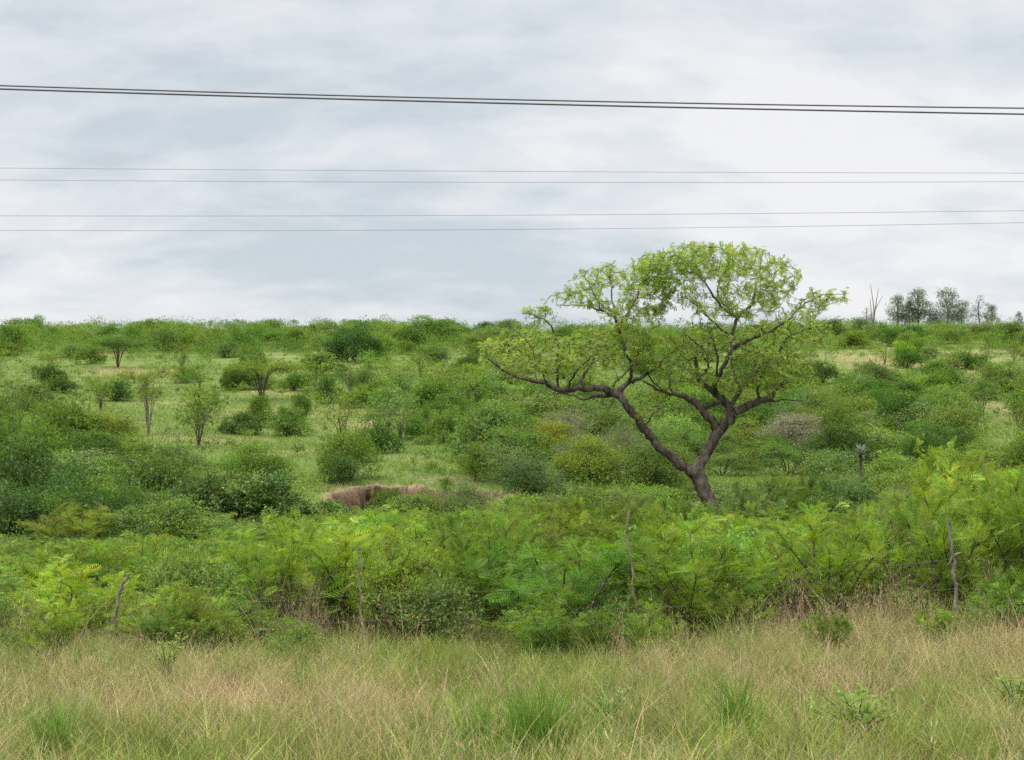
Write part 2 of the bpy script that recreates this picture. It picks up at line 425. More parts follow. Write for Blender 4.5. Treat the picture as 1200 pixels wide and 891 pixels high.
# feathery twice-pinnate frond, one unit long
def frond_template(pairs=8):
    v, q = [], []
    def quad(a, b, c, d_):
        k = len(v); v.extend([a, b, c, d_]); q.append([k, k + 1, k + 2, k + 3])
    dz = lambda x: -.28 * x * x
    quad((0, -.008, 0), (1, 0, dz(1)), (1, .004, dz(1)), (0, .008, 0))
    for i in range(pairs):
        x = .12 + .86 * i / (pairs - 1)
        l = .36 * math.sin(math.pi * (.16 + .74 * (i / (pairs - 1)) ** .85)) + .06
        for s in (-1, 1):
            ax, ay = .55 * l, .86 * l * s
            wv = .038
            quad((x, 0, dz(x)), (x + ax * .5 + wv, ay * .5, dz(x) + .015), (x + ax, ay, dz(x) - .05), (x + ax * .5 - wv, ay * .5, dz(x) + .015))
    return np.array(v), np.array(q)
FR_V, FR_Q = frond_template(8)
def feathery(seed, H, Rr, nst, nsub, nfr, fl, name='feathery_shrub'):
    st, fo = MB(), MB()
    P, X, Z, S, Cc = [], [], [], [], []
    for i in range(nst):
        a = i * 2.399 + rng.normal(0, .3)
        b = np.array([math.cos(a), math.sin(a), 0]) * Rr * .18 * rng.random()
        out = np.array([math.cos(a), math.sin(a), 0])
        reach = Rr * math.sqrt((i + .4) / nst) * rng.uniform(.75, 1.1)
        h = H * (1 - .32 * (reach / Rr) ** 2) * rng.uniform(.78, 1.05)
        pp = spline([b, b + out * reach * .3 + np.array([0, 0, h * .42]) + rng.normal(0, .06, 3), out * reach * .85 + np.array([0, 0, h * .86]), out * reach * 1.08 + np.array([0, 0, h])], .08)
        tube(st, pp, np.linspace(.024, .006, len(pp)) * (H / 1.8), 4)
        ct = tints(1, .16, .25, (1.12, 1.08, .85))[0]
        for j in range(nsub):
            t = .10 + .90 * (j + rng.random()) / nsub
            k = min(int(t * (len(pp) - 1)), len(pp) - 2)
            o0 = pp[k]; along = unit(pp[k + 1] - pp[k])
            ang = rng.uniform(0, 6.283)
            side = unit(np.array([math.cos(ang), math.sin(ang), rng.uniform(.1, .9)]) + along * .6)
            ln = Rr * rng.uniform(.22, .55) * (1.15 - .55 * t)
            sp = spline([o0, o0 + side * ln * .55 + np.array([0, 0, .03]), o0 + side * ln + np.array([0, 0, rng.uniform(-.12, .2) * ln])], ln / 6)
            tube(st, sp, np.linspace(.008, .003, len(sp)), 3)
            m = nfr
            tt = rng.uniform(.15, 1.0, m)
            idx = np.minimum((tt * (len(sp) - 1)).astype(int), len(sp) - 2)
            pos = sp[idx] + (sp[idx + 1] - sp[idx]) * rng.random((m, 1))
            sgn = np.where(np.arange(m) % 2, 1, -1)[:, None]
            lat = np.cross(side, [0, 0, 1.])
            xd = unit(side * rng.uniform(.3, 1., (m, 1)) + sgn * lat * rng.uniform(.3, 1.0, (m, 1)) + rdir(m) * .6 + np.array([0, 0, .30]))
            P.append(pos); X.append(xd); Z.append(unit(np.array([0, 0, .8]) + rdir(m) * .95)); S.append(fl * np.exp(rng.normal(0, .28, m)))
            Cc.append(ct * tints(1, .12, .08) * tints(m, .14, .08))
        if rng.random() < .6:      # bare or half-bare whip standing out of the top
            tp_ = pp[-1]; wv = unit(pp[-1] - pp[-4] + rdir(1)[0] * .25); wl = H * rng.uniform(.12, .28)
            wp = spline([tp_, tp_ + wv * wl * .5 + rng.normal(0, .02, 3), tp_ + wv * wl], .05); tube(st, wp, np.linspace(.006, .0025, len(wp)), 3)
            m = 10; idx = rng.integers(0, len(wp), m); P.append(wp[idx]); X.append(unit(wv * .5 + rdir(m) + np.array([0, 0, .2]))); Z.append(rdir(m, .7)); S.append(fl * rng.uniform(.5, 1.0, m)); Cc.append(tints(m, .12, .1) * np.array([1.15, 1.12, .9]))
        m = 9       # upright young leaves on the shoot tip
        P.append(pp[-1] - (pp[-1] - pp[-3]) * rng.random((m, 1)) * 3); X.append(unit(unit(pp[-1] - pp[-3]) + rdir(m) * .8)); Z.append(rdir(m, .6)); S.append(fl * rng.uniform(.8, 1.3, m))
        Cc.append(tints(m, .12, 0) * np.array([1.25, 1.2, .85]))
    s = np.concatenate(S)
    scatter(fo, FR_V, FR_Q, frames(np.concatenate(X), np.concatenate(Z)), np.concatenate(P), np.stack([s, s, s], -1), np.concatenate(Cc))
    proto(name, [('stem', st.mesh('stem', [M_bark])), ('foliage', fo.mesh('foliage', [M_frond]))])

def leafy(kind, lobes, tips, k, size, spread, mat, r0=.02, base=None, frac=.12, bark=None, n=5, two=True, names=('stem', 'foliage'), **kw):
    fo, st = MB(), MB()
    if two:
        tp = crown(fo, lobes, tips, k, size, spread, **kw)
        limbs(st, base if base is not None else [(l[0] * .12 + rng.normal(0, .04), l[1] * .12 + rng.normal(0, .04), 0) for l in lobes], lobes, tp, r0, frac, n=n)
        proto(kind, [(names[0], st.mesh(names[0], [bark or M_twig])), (names[1], fo.mesh(names[1], [mat]))])
    else:
        tp = crown(fo, lobes, tips, k, size, spread, **kw)
        limbs(fo, base if base is not None else [(l[0] * .12, l[1] * .12, 0) for l in lobes], lobes, tp, r0, frac, m=1, n=4)
        proto(kind, [(kind, fo.mesh(kind, [mat, bark or M_twig]))])

for s_ in range(6): feathery(s_, 1.8, 1.15, 12, 14, 9, .155)
for s_ in range(2): feathery(s_, 2.6, 1.1, 12, 16, 11, .21, 'feathery_tree')
for s_ in range(4): leafy('broadleaf', dome_lobes(9, 1.0, 2.0, .58, .50), 620, 9, .085, .075, M_gloss, amp=.2, yel=.12)
for s_ in range(2): leafy('pale_tipped', dome_lobes(11, 1.3, 2.4, .55, .5), 560, 15, .13, .095, M_gloss, amp=.2, yel=.22, warm=(2.6, 2.0, 2.6), lump=.24, r0=.035, bark=M_bark)
for s_ in range(4): leafy('fine', dome_lobes(10, 1.0, 1.8, .5, .42), 800, 9, .080, .10, M_leaf, frac=.12, amp=.15, yel=.06)
for s_ in range(3): leafy('airy', dome_lobes(8, .9, 2.2, .42, .36, .7), 420, 8, .075, .09, M_leaf, frac=.55, amp=.15, yel=.10, r0=.022)
for s_ in range(3): leafy('wispy', dome_lobes(9, 1.0, 1.5, .5, .42), 460, 8, .07, .09, M_leaf, frac=.8, amp=.15, yel=.04, bark=M_grey, r0=.016)
# plants seen from 80 m and more: fewer, larger leaf sprays
for s_ in range(4): leafy('hill_dense', dome_lobes(10, 1.5, 2.8, .75, .7), 560, 6, .19, .15, M_leaf, r0=.04, frac=.03, rag=.04, amp=.13, yel=.10)
for s_ in range(5): leafy('hill_small', dome_lobes(5, .7, 1.5, .5, .45), 150, 6, .13, .12, M_leaf, r0=.022, frac=.12, rag=.05, two=False, amp=.13, yel=.1)
def tree_lobes(n, R, H0, H1, rl, hl):
    o = []
    for i in range(n):
        a = i * 2.399 + rng.normal(0, .4); r = R * math.sqrt((i + .2) / n)
        o.append((r * math.cos(a), r * math.sin(a), rng.uniform(H0, H1) - (H1 - H0) * .3 * (r / R), rl * rng.uniform(.7, 1.2), rl * rng.uniform(.7, 1.2), hl * rng.uniform(.8, 1.2)))
    return o
for s_ in range(4):
    lb = tree_lobes(7, .85, 1.2, 2.5, .5, .42)
    leafy('hill_sapling', lb, 150, 5, .12, .13, M_leaf, r0=.026, base=[(rng.normal(0, .05), rng.normal(0, .05), 0)] * 7, frac=.3, lump=.25, bark=M_bark, names=('trunk', 'crown'))
for s_ in range(2):
    lb = tree_lobes(9, 2.0, 2.9, 3.5, 1.0, .34)
    leafy('umbrella', lb, 820, 6, .13, .13, M_leaf, r0=.042, base=[(rng.normal(0, .06), rng.normal(0, .06), 0)] * 9, frac=.12, names=('trunk', 'crown'), bark=M_bark, low=.8, up=.6)
lb = tree_lobes(9, 1.1, 3.2, 5.4, .55, .55)
leafy('bare_stem', lb, 520, 6, .11, .17, M_leaf, r0=.036, base=[(rng.normal(0, .03), rng.normal(0, .04), 0)] * 9, frac=.5, names=('trunk', 'crown'), bark=M_grey, lump=.3)
for s_ in range(2):
    lb = dome_lobes(10, 2.2, 4.6, 1.25, 1.0)
    leafy('round_tree', lb, 800, 7, .21, .19, M_leaf, r0=.09, rag=.03, base=[(rng.normal(0, .1), rng.normal(0, .1), 0)] * 10, frac=.06, names=('trunk', 'crown'), bark=M_bark, lump=.2)
def gum_tree(kind, H, R, n, tips, leaf):
    lb = []
    base = []
    for i in range(n):
        t = (i + .5) / n; a = i * 2.399 + rng.normal(0, .5)
        z = H * (.28 + .66 * t); r = R * (1 - .65 * t) * rng.uniform(.35, 1.1)
        s = R * rng.uniform(.30, .50) * (1.1 - .45 * t)
        lb.append((r * math.cos(a), r * math.sin(a), z, s, s, s * rng.uniform(.9, 1.6)))
    fo, st = MB(), MB()
    tp = crown(fo, lb, tips, 6, leaf, leaf * 1.1, lump=.25, shell=.2, up=-.2, amp=.14, yel=.05, rag=.02)
    tr = spline([(0, 0, 0), (rng.normal(0, .02) * H, 0, H * .4), (rng.normal(0, .025) * H, 0, H * .75), (0, 0, H * .97)], H / 14)
    tube(st, tr, np.linspace(H * .018, H * .004, len(tr)), 6)
    for l in lb:
        k = int(np.clip((l[2] - H * .16) / (H * .97), 0, 1) * (len(tr) - 1))
        pp = spline([tr[k], (tr[k] + np.array(l[:3])) / 2 + np.array([0, 0, -.02 * H]), l[:3]], H / 18)
        tube(st, pp, np.linspace(H * .007, H * .002, len(pp)), 4)
    proto(kind, [('trunk', st.mesh('trunk', [M_grey])), ('crown', fo.mesh('crown', [M_leaf]))])
for s_ in range(4): gum_tree('gum', 11.5, 3.2, 17, 520, .34)
for s_ in range(2): gum_tree('thin_gum', 11.5, 2.2, 12, 110, .36)

# ------------------------------------------------------------------ the spreading tree
TD = 36.0
def zp(pts):     # (zoom x, zoom y, depth m, width zoom px) read off the photograph -> world point + radius
    o = []
    for x, y, dp, wd in pts:
        px, py = x / 2.609 + 550, y / 2.609 + 270
        p = pix(px, py, TD + dp); o.append((*p, wd / 2.609 / 2 / F * TD))
    return o
TRUNK = [(778, 1075, 0, 80), (770, 1010, 0, 72), (762, 930, 0, 62), (742, 850, 0, 55), (715, 790, 0, 56), (690, 740, 0, 62)]
LEFT = [
 [(690, 752, 0, 44), (640, 712, -.1, 40), (600, 678, -.2, 36), (560, 640, -.25, 36), (528, 598, -.3, 36), (500, 560, -.3, 33), (475, 525, -.3, 32), (452, 498, -.3, 34)],
 [(455, 505, -.3, 34), (420, 489, -.4, 33), (380, 482, -.5, 27), (330, 486, -.6, 24), (272, 486, -.7, 22), (222, 463, -.8, 19), (150, 450, -.9, 15), (110, 432, -.9, 11), (76, 410, -1., 9), (45, 383, -1., 6)],
 [(440, 500, -.2, 26), (380, 508, -.1, 18), (352, 518, 0, 10), (320, 505, .1, 7), (270, 500, .15, 4)],
 [(272, 482, -.7, 13), (268, 430, -.8, 12), (267, 370, -.9, 12), (265, 330, -.9, 11), (246, 290, -1., 9), (210, 262, -1., 7), (160, 255, -1.1, 4)],
 [(335, 480, -.6, 17), (352, 440, -.3, 15), (372, 405, -.1, 13), (395, 372, .2, 8), (420, 340, .4, 5)],
 [(205, 455, -.8, 9), (197, 405, -.5, 7), (160, 372, -.3, 6), (113, 345, -.2, 4)],
 [(240, 470, -.7, 8), (205, 400, -1.2, 6), (170, 330, -1.4, 5), (120, 300, -1.5, 3)],
 [(452, 498, -.3, 28), (480, 472, -.2, 25), (520, 452, 0, 20), (550, 438, .1, 16), (575, 418, .3, 11), (612, 380, .5, 8), (655, 350, .6, 5)],
 [(490, 466, -.2, 17), (497, 430, -.4, 16), (488, 392, -.5, 17), (470, 345, -.5, 18), (457, 302, -.5, 17), (446, 272, -.5, 13), (402, 246, -.6, 9), (360, 231, -.7, 6), (268, 229, -.7, 3)],
 [(452, 285, -.5, 12), (440, 225, -.2, 8), (432, 165, 0, 6), (420, 115, .1, 4)],
 [(460, 292, -.5, 11), (486, 250, -.7, 9), (512, 205, -.8, 8), (522, 170, -.8, 9), (545, 140, -.8, 6), (555, 90, -.9, 3)],
 [(362, 231, -.7, 6), (358, 200, -.5, 5), (312, 188, -.5, 4), (250, 200, -.5, 3)],
 [(512, 205, -.8, 6), (560, 200, -.5, 5), (610, 215, -.3, 3)],
 [(402, 246, -.6, 7), (380, 190, -1., 5), (350, 140, -1.1, 3)],
 [(545, 440, .1, 9), (580, 480, .3, 6), (600, 505, .4, 4)],
 [(440, 478, -.3, 10), (470, 440, .6, 8), (520, 400, 1.1, 6), (560, 350, 1.4, 4)],
 [(300, 480, -.6, 11), (330, 430, -1.5, 8), (380, 380, -2.1, 5), (420, 350, -2.4, 3)],
 [(535, 600, -.3, 9), (570, 555, -.9, 5), (610, 530, -1.1, 3)]]
RIGHT = [
 [(680, 748, 0, 46), (708, 712, .1, 42), (735, 664, .15, 40), (762, 612, .2, 40), (792, 578, .2, 42), (806, 560, .2, 44)],
 [(755, 612, .2, 30), (742, 584, .1, 30), (718, 556, 0, 28), (692, 528, 0, 26), (655, 506, 0, 18), (610, 500, .1, 13), (572, 482, .1, 10), (530, 460, .2, 6)],
 [(716, 556, 0, 20), (730, 536, .05, 20), (752, 526, .1, 20), (775, 520, .15, 20)],
 [(802, 566, .2, 34), (792, 540, .2, 32), (775, 515, .2, 30), (752, 496, .15, 26), (722, 476, .1, 20), (697, 445, 0, 17), (690, 392, -.1, 12), (664, 395, -.1, 5)],
 [(742, 496, .1, 20), (758, 456, -.1, 18), (772, 425, -.2, 18), (786, 400, -.3, 18), (802, 366, -.4, 19), (850, 338, -.6, 15), (905, 315, -.8, 12), (960, 285, -.9, 8), (1010, 240, -.9, 6), (1060, 205, -.9, 4), (1150, 192, -.9, 2.5)],
 [(802, 366, -.4, 14), (806, 320, .1, 13), (820, 268, .3, 15), (858, 230, .4, 13), (876, 180, .4, 9), (888, 130, .4, 5), (895, 80, .4, 3)],
 [(822, 270, .3, 13), (786, 246, .2, 12), (752, 212, .1, 10), (735, 180, 0, 8), (702, 142, -.1, 5), (660, 120, -.2, 3)],
 [(815, 262, .3, 10), (770, 215, .6, 8), (760, 165, .8, 5), (790, 110, .9, 3)],
 [(806, 330, .1, 10), (745, 280, .9, 8), (690, 225, 1.3, 6), (650, 200, 1.5, 4)],
 [(812, 556, .2, 34), (850, 538, .2, 30), (888, 522, .2, 27), (918, 516, .2, 24), (936, 490, .2, 14), (985, 448, .3, 10), (1032, 408, .4, 6)],
 [(920, 520, .2, 8), (965, 520, 0, 5), (1022, 522, -.1, 3)],
 [(888, 520, .2, 14), (882, 478, .1, 12), (895, 430, 0, 11)],
 [(792, 545, .2, 20), (828, 492, .5, 20), (866, 446, .6, 22), (905, 405, .7, 19), (948, 370, .7, 14), (968, 335, .7, 10), (1010, 310, .7, 6), (1080, 290, .7, 4), (1150, 270, .7, 2)],
 [(866, 446, .6, 12), (872, 405, .9, 9), (900, 370, 1.2, 6), (940, 330, 1.5, 4)],
 [(752, 496, .1, 13), (757, 440, -.8, 11), (757, 370, -1.2, 8), (735, 320, -1.5, 5)],
 [(905, 315, -.8, 8), (880, 290, -1.3, 6), (850, 300, -1.6, 4)],
 [(960, 285, -.9, 6), (985, 310, -1.1, 4), (1040, 300, -1.2, 3)],
 [(700, 450, 0, 11), (730, 420, -1.0, 9), (700, 350, -1.7, 7), (660, 320, -2.1, 4)],
 [(830, 490, .5, 13), (810, 440, 1.3, 11), (800, 360, 1.9, 8), (830, 290, 2.3, 5)],
 [(905, 520, .2, 11), (930, 460, 1.0, 9), (950, 400, 1.5, 6), (1000, 360, 1.8, 4)],
 [(625, 500, .1, 9), (610, 455, .3, 7), (625, 410, .5, 4)],
 [(860, 150, .4, 6), (920, 140, .2, 4), (985, 90, .1, 2.5)],
 [(888, 180, .4, 6), (960, 190, .3, 4), (1005, 160, .2, 2.5)]]
def limb_mesh(lines, nodes):
    mb = MB()
    for ln in lines:
        s = spline(zp(ln), .09)
        s[:, 3] *= .78 if lines is LEFT else .92
        s[1:-1, :3] += rng.normal(0, .013, (len(s) - 2, 3)) + (np.sin(np.arange(1, len(s) - 1) * .9 + len(s)) * .022)[:, None] * np.array([.6, .5, .7]) * np.minimum(1, .12 / s[1:-1, 3:4])
        n = 12 if s[0, 3] > .1 else 8
        s[:, 3] = np.maximum(s[:, 3] * (.88 if n == 12 else .80), .008)
        tube(mb, s[:, :3], s[:, 3], n, rough=.17 if n == 12 else .10)
        if nodes is not None: nodes.append(s[max(2, int(len(s) * .22)):] if len(s) > 6 else s)
    return mb
nodes = []
mb_trunk = limb_mesh([TRUNK], None)
mb_left = limb_mesh(LEFT, nodes)
mb_right = limb_mesh(RIGHT, nodes)
nodes = [s for s in nodes if s[:, 3].max() < .2]
pool = np.concatenate([s[:, :3] for s in nodes]); poold = np.concatenate([unit(np.gradient(s[:, :3], axis=0)) for s in nodes])
keep = np.concatenate([s[:, 3] for s in nodes]) < .17
pool, poold = pool[keep], poold[keep]
# crown outline (zoom px) with how thickly it is leaved
def inside(x, y, poly):
    p = np.array(poly, float); r = np.zeros(len(x), bool); j = len(p) - 1
    for i in range(len(p)):
        c = ((p[i, 1] > y) != (p[j, 1] > y)) & (x < (p[j, 0] - p[i, 0]) * (y - p[i, 1]) / (p[j, 1] - p[i, 1] + 1e-9) + p[i, 0]); r ^= c; j = i
    return r
OUTL = [
 ([(40, 395), (35, 350), (80, 318), (130, 305), (190, 300), (240, 320), (300, 330), (360, 300), (430, 290), (520, 300), (560, 330), (560, 420), (500, 430), (430, 415), (360, 420), (300, 450), (230, 452), (150, 448), (90, 425), (30, 410)], 620, 2.1),
 ([(140, 255), (220, 225), (260, 262), (235, 290), (180, 275)], 30, .5),
 ([(235, 205), (300, 170), (330, 130), (400, 100), (440, 95), (480, 120), (560, 70), (600, 80), (620, 200), (600, 290), (520, 290), (440, 300), (400, 260), (330, 228), (250, 212)], 400, 1.7),
 ([(560, 75), (640, 42), (740, 45), (850, 50), (900, 55), (990, 85), (1012, 140), (1000, 190), (960, 240), (900, 270), (820, 265), (740, 270), (680, 250), (620, 230), (580, 160)], 600, 2.1),
 ([(1000, 225), (1060, 185), (1110, 180), (1165, 185), (1150, 210), (1090, 235), (1060, 262), (1020, 260)], 70, .7),
 ([(1080, 285), (1150, 262), (1158, 278), (1110, 300)], 9, .3),
 ([(600, 330), (660, 300), (740, 280), (840, 290), (930, 270), (1000, 240), (1070, 260), (1110, 295), (1085, 345), (1060, 395), (990, 390), (930, 400), (860, 400), (790, 420), (720, 400), (650, 420), (600, 400)], 430, 2.3),
 ([(540, 400), (600, 400), (700, 420), (800, 430), (860, 420), (870, 470), (800, 500), (720, 480), (640, 470), (560, 450)], 130, 1.7),
 ([(900, 390), (1000, 380), (1065, 395), (1030, 440), (975, 480), (900, 495), (860, 470)], 200, 1.6),
 ([(725, 52), (800, 52), (812, 115), (718, 115)], 34, .9),
 ([(630, 50), (740, 42), (850, 50), (870, 130), (640, 140)], 130, 1.6),
 ([(450, 95), (560, 66), (640, 60), (620, 200), (470, 180)], 90, 1.5),
 ([(490, 520), (560, 500), (640, 530), (620, 560), (540, 590), (500, 570)], 22, .8)]
tips = []
for poly, n, dep in OUTL:
    p = np.array(poly); x = rng.uniform(p[:, 0].min(), p[:, 0].max(), n * 5); y = rng.uniform(p[:, 1].min(), p[:, 1].max(), n * 5)
    k = inside(x, y, poly) & ((n <= 40) | (np.sin(x * .045 + y * .02) + np.sin(y * .06 - x * .018 + 1) + np.sin(x * .02 + 2.2) > -1.75 + rng.normal(0, .3, n * 5)))
    n = int(n * 1.05); x, y = x[k][:n], y[k][:n]
    cx, hw = (p[:, 0].min() + p[:, 0].max()) / 2, (p[:, 0].max() - p[:, 0].min()) / 2
    dp = rng.uniform(-1, 1, len(x)) * dep * np.sqrt(np.maximum(.12, 1 - ((x - cx) / hw) ** 2))
    for a, b, c in zip(x, y, dp): tips.append(pix(a / 2.609 + 550, b / 2.609 + 270, TD + c))
tips = np.array(tips)
dmin = np.array([np.sqrt(((pool - t) ** 2).sum(1)).min() for t in tips])
tips = tips[np.argsort(dmin)]
mb_twig, mb_leaf = MB(), MB()
PP = np.empty((len(pool) + len(tips) * 8, 3)); DD = np.empty_like(PP); PP[:len(pool)] = pool; DD[:len(pool)] = poold; npool = len(pool)
LP, LX, LC = [], [], []
for t in tips:
    dv = PP[:npool] - t
    # prefer attaching from below / inside
    cost = np.sqrt((dv ** 2).sum(1)) + .35 * np.maximum(dv[:, 2], 0)
    k = int(np.argmin(cost)); a = PP[k]; ln = np.linalg.norm(t - a)
    if ln < .03: continue
    mid = a + (t - a) * .45 + DD[k] * ln * .18 + rng.normal(0, .06, 3) * ln + np.array([0, 0, -.04 * ln])
    m_ = max(3, int(ln / .13)); s = np.linspace(0, 1, m_)[:, None]
    pp = (1 - s) ** 2 * a + 2 * s * (1 - s) * mid + s ** 2 * t
    pp[1:-1] += rng.normal(0, .012, (m_ - 2, 3))
    tube(mb_twig, pp, np.linspace(.008 + .010 * min(ln, 1.4), .004, m_), 3)
    g = unit(np.gradient(pp, axis=0))
    e_ = min(m_ - 1, 8)
    PP[npool:npool + e_] = pp[1:1 + e_]; DD[npool:npool + e_] = g[1:1 + e_]; npool += e_
    # compound leaves on the outer part of the twig
    nl = rng.integers(3, 7)
    u_ = rng.uniform(max(0, 1 - .6 / ln), 1.0, nl); u_[0] = 1
    ii = np.minimum((u_ * (m_ - 1)).astype(int), m_ - 2)
    fr = (u_ * (m_ - 1) - ii)[:, None]
    LP.append(pp[ii] * (1 - fr) + pp[ii + 1] * fr + rng.normal(0, .035, (nl, 3)))
    LX.append(unit(g[ii] * .5 + rdir(nl) * .9 + np.array([0, 0, .12])))
    LC.append(np.repeat(tints(1, .13, .10), nl, 0) * tints(nl, .12, .0))
LP, LX, LC = np.concatenate(LP), np.concatenate(LX), np.concatenate(LC)
# one leaf: a drooping rachis with six pairs of leaflets
def pinnate(pairs, lw, ll, droop=.25):
    v, q = [], []
    for i in range(pairs):
        x = .18 + .74 * i / (pairs - 1)
        for s in (-1, 1):
            k = len(v); z0 = -droop * x * x
            v += [(x, 0, z0), (x + ll * .45 + lw, s * ll * .45, z0 + .02), (x + ll * .55, s * ll, z0 - .05), (x + ll * .15 - lw, s * ll * .5, z0 + .02)]
            q.append([k, k + 1, k + 2, k + 3])
    return np.array(v), np.array(q)
PN_V, PN_Q = pinnate(5, .060, .36)
s = .110 * np.exp(rng.normal(0, .2, len(LP)))
scatter(mb_leaf, PN_V, PN_Q, frames(LX, unit(np.array([0, 0, 1.]) + rdir(len(LP)) * .55)), LP, np.stack([s, s, s], -1), LC)
tx, td_ = world(826, TD), TD
tree = empty('spreading_tree', (tx, td_, float(gz(tx, td_))))
tag(tree, 'large leaning wide-crowned tree with forked dark trunk and airy light green leaves', 'tree')
def local(mb):
    for a in mb.v: a -= np.array(tree.location, np.float32)
    return mb
child('trunk', local(mb_trunk).mesh('trunk', [M_bark], True), tree)
child('limb', local(mb_left).mesh('limb', [M_bark], True), tree)['label'] = 'left limb bending out almost level'
child('limb', local(mb_right).mesh('limb', [M_bark], True), tree)['label'] = 'right limb forking around a small gap'
crown_o = child('crown', local(mb_leaf).mesh('crown', [leaf_material('tree_leaves', .52, .5, .25)]), tree, (.222, .312, .064))
child('twig', local(mb_twig).mesh('twig', [M_bark]), crown_o)

# ------------------------------------------------------------------ plants read off the photograph
# far hillside and crest
put('round_tree', 'crest_tree', 20, 391, 34, 22, 'blue', 'dark round-crowned tree on the crest at the far left', cat='tree')
put('round_tree', 'crest_tree', 40, 389, 30, 24, 'mid', 'tallest round-crowned tree on the crest near the left edge', cat='tree')
put('hill_dense', 'dense_bush', 10, 412, 42, 32, 'fresh', 'dense fresh green bush cut by the left edge below the crest', cat='bush')
put('umbrella', 'thorn_tree', 138, 431, 68, 35, 'dark', 'flat-topped dark thorn tree on the upper slope left of the slender bare-stemmed tree', cat='tree', var=0)
put('bare_stem', 'slender_tree', 174, 512, 46, 86, 'olive', 'slender tree with long bare pale trunk and thin crown above the meadow', cat='tree')
put('umbrella', 'thorn_tree', 307, 470, 82, 47, 'olive', 'flat-topped thorn tree with several dark stems in the middle of the slope', cat='tree', var=1)
put('hill_dense', 'dense_bush', 278, 458, 34, 28, 'dark', 'small dark bush hugging the flat-topped thorn tree on its left', cat='bush')
put('hill_sapling', 'sapling', 214, 440, 19, 25, 'dark', 'dark lollipop sapling between the two flat-topped thorn trees', cat='tree', parts=False)
put('pale_tipped', 'broad_bush', 379, 440, 54, 27, 'mid', 'broad pale-flecked dome bush on the slope right of the flat-topped thorn tree', cat='bush')
put('hill_dense', 'dense_bush', 386, 474, 25, 32, 'dark', 'narrow dark bush below the broad pale-flecked dome bush', cat='bush')
put('round_tree', 'dark_tree', 414, 425, 60, 48, 'blue', 'big dark blue-green tree rising just under the crest', cat='tree')
put('hill_dense', 'dense_bush', 442, 424, 32, 28, 'dark', 'dark bush against the right flank of the big blue-green tree', cat='bush')
put('hill_dense', 'dense_bush', 475, 416, 24, 17, 'olive', 'small olive dome bush right of the big blue-green tree', cat='bush')
put('round_tree', 'crest_tree', 506, 398, 66, 28, 'mid', 'wide leafy tree topping the crest left of the spreading tree', cat='tree')
put('round_tree', 'crest_tree', 522, 396, 40, 22, 'dark', 'darker tree joined to the right side of the wide crest tree', cat='tree')
put('round_tree', 'crest_tree', 414, 388, 26, 13, 'sage', 'small pale tree on the crest over the big blue-green tree', cat='tree')
put('round_tree', 'crest_tree', 449, 388, 22, 12, 'mid', 'small tree on the crest between the blue-green tree and the wide crest tree', cat='tree')
for px_, t_, lab in ((175, 'mid', 'bushy tree making the bump on the crest above the slender bare-stemmed tree'), (318, 'sage', 'low pale tree on the crest above the flat-topped thorn tree'),
                     (570, 'blue', 'small umbrella-shaped tree on the crest beside the spreading tree crown'), (596, 'mid', 'round tree on the crest partly behind the spreading tree crown')):
    put('round_tree', 'crest_tree', px_, 389, rnd.uniform(30, 44), 15, t_, lab, cat='tree')
for px_, py_, w_, h_, t_ in ((250, 402, 26, 18, 'brown'), (283, 399, 24, 13, 'dark'), (270, 419, 34, 18, 'blue'), (322, 404, 36, 15, 'mid'), (345, 406, 26, 14, 'dark'), (366, 392, 26, 12, 'dark'),
                             (60, 400, 30, 16, 'mid'), (95, 402, 28, 15, 'mid'), (128, 396, 28, 13, 'blue'), (190, 401, 30, 16, 'fresh'), (192, 408, 22, 12, 'dark'), (215, 396, 30, 12, 'mid'),
                             (560, 402, 26, 13, 'brown'), (575, 412, 30, 16, 'mid'), (545, 396, 24, 11, 'dark'), (470, 398, 26, 12, 'olive'), (600, 405, 30, 15, 'dark')):
    put('hill_dense', 'dense_bush', px_, py_, w_, h_, t_, cat='bush', zone='hill', group='bushes under the crest')
put('hill_dense', 'dense_bush', 305, 502, 30, 40, 'fresh', 'taller fresh green bush at the top of the clear meadow', cat='bush')
put('hill_dense', 'dense_bush', 333, 503, 20, 26, 'dark', 'low dark bush beside the fresh bush at the top of the meadow', cat='bush')
put('hill_dense', 'dense_bush', 353, 492, 24, 32, 'mid', 'leaning mid green bush at the top right of the meadow cluster', cat='bush')
put('airy', 'loose_tree', 122, 532, 78, 50, 'bright', 'loose light green shrub tree left of the slender bare-stemmed tree', cat='tree')
put('airy', 'loose_tree', 142, 545, 50, 38, 'bright', 'smaller loose light green shrub in front of the loose light tree', cat='tree')
put('hill_dense', 'dense_bush', 455, 487, 44, 32, 'fresh', 'fresh green bush on the edge of the clear grass above the eroded bank', cat='bush')
put('broadleaf', 'upright_bush', 519, 521, 38, 46, 'bright', 'upright bright green bush standing alone on the grass above the eroded bank', cat='bush')
put('airy', 'thin_tree', 503, 517, 22, 44, 'mid', 'thin dark-stemmed sapling touching the upright bright green bush', cat='tree')
put('broadleaf', 'low_bush', 497, 522, 26, 12, 'mid', 'low mat of leaves at the foot of the upright bright green bush', cat='bush')
put('hill_dense', 'dense_bush', 556, 460, 50, 32, 'lime', 'lime green bush left of the spreading tree crown', cat='bush')
put('hill_dense', 'dense_bush', 545, 474, 26, 24, 'olive', 'olive bush below the lime green bush by the spreading tree', cat='bush')
put('broadleaf', 'wide_bush', 628, 506, 118, 45, 'olive', 'wide yellow-flecked dome bush below the level limb of the spreading tree', cat='bush')
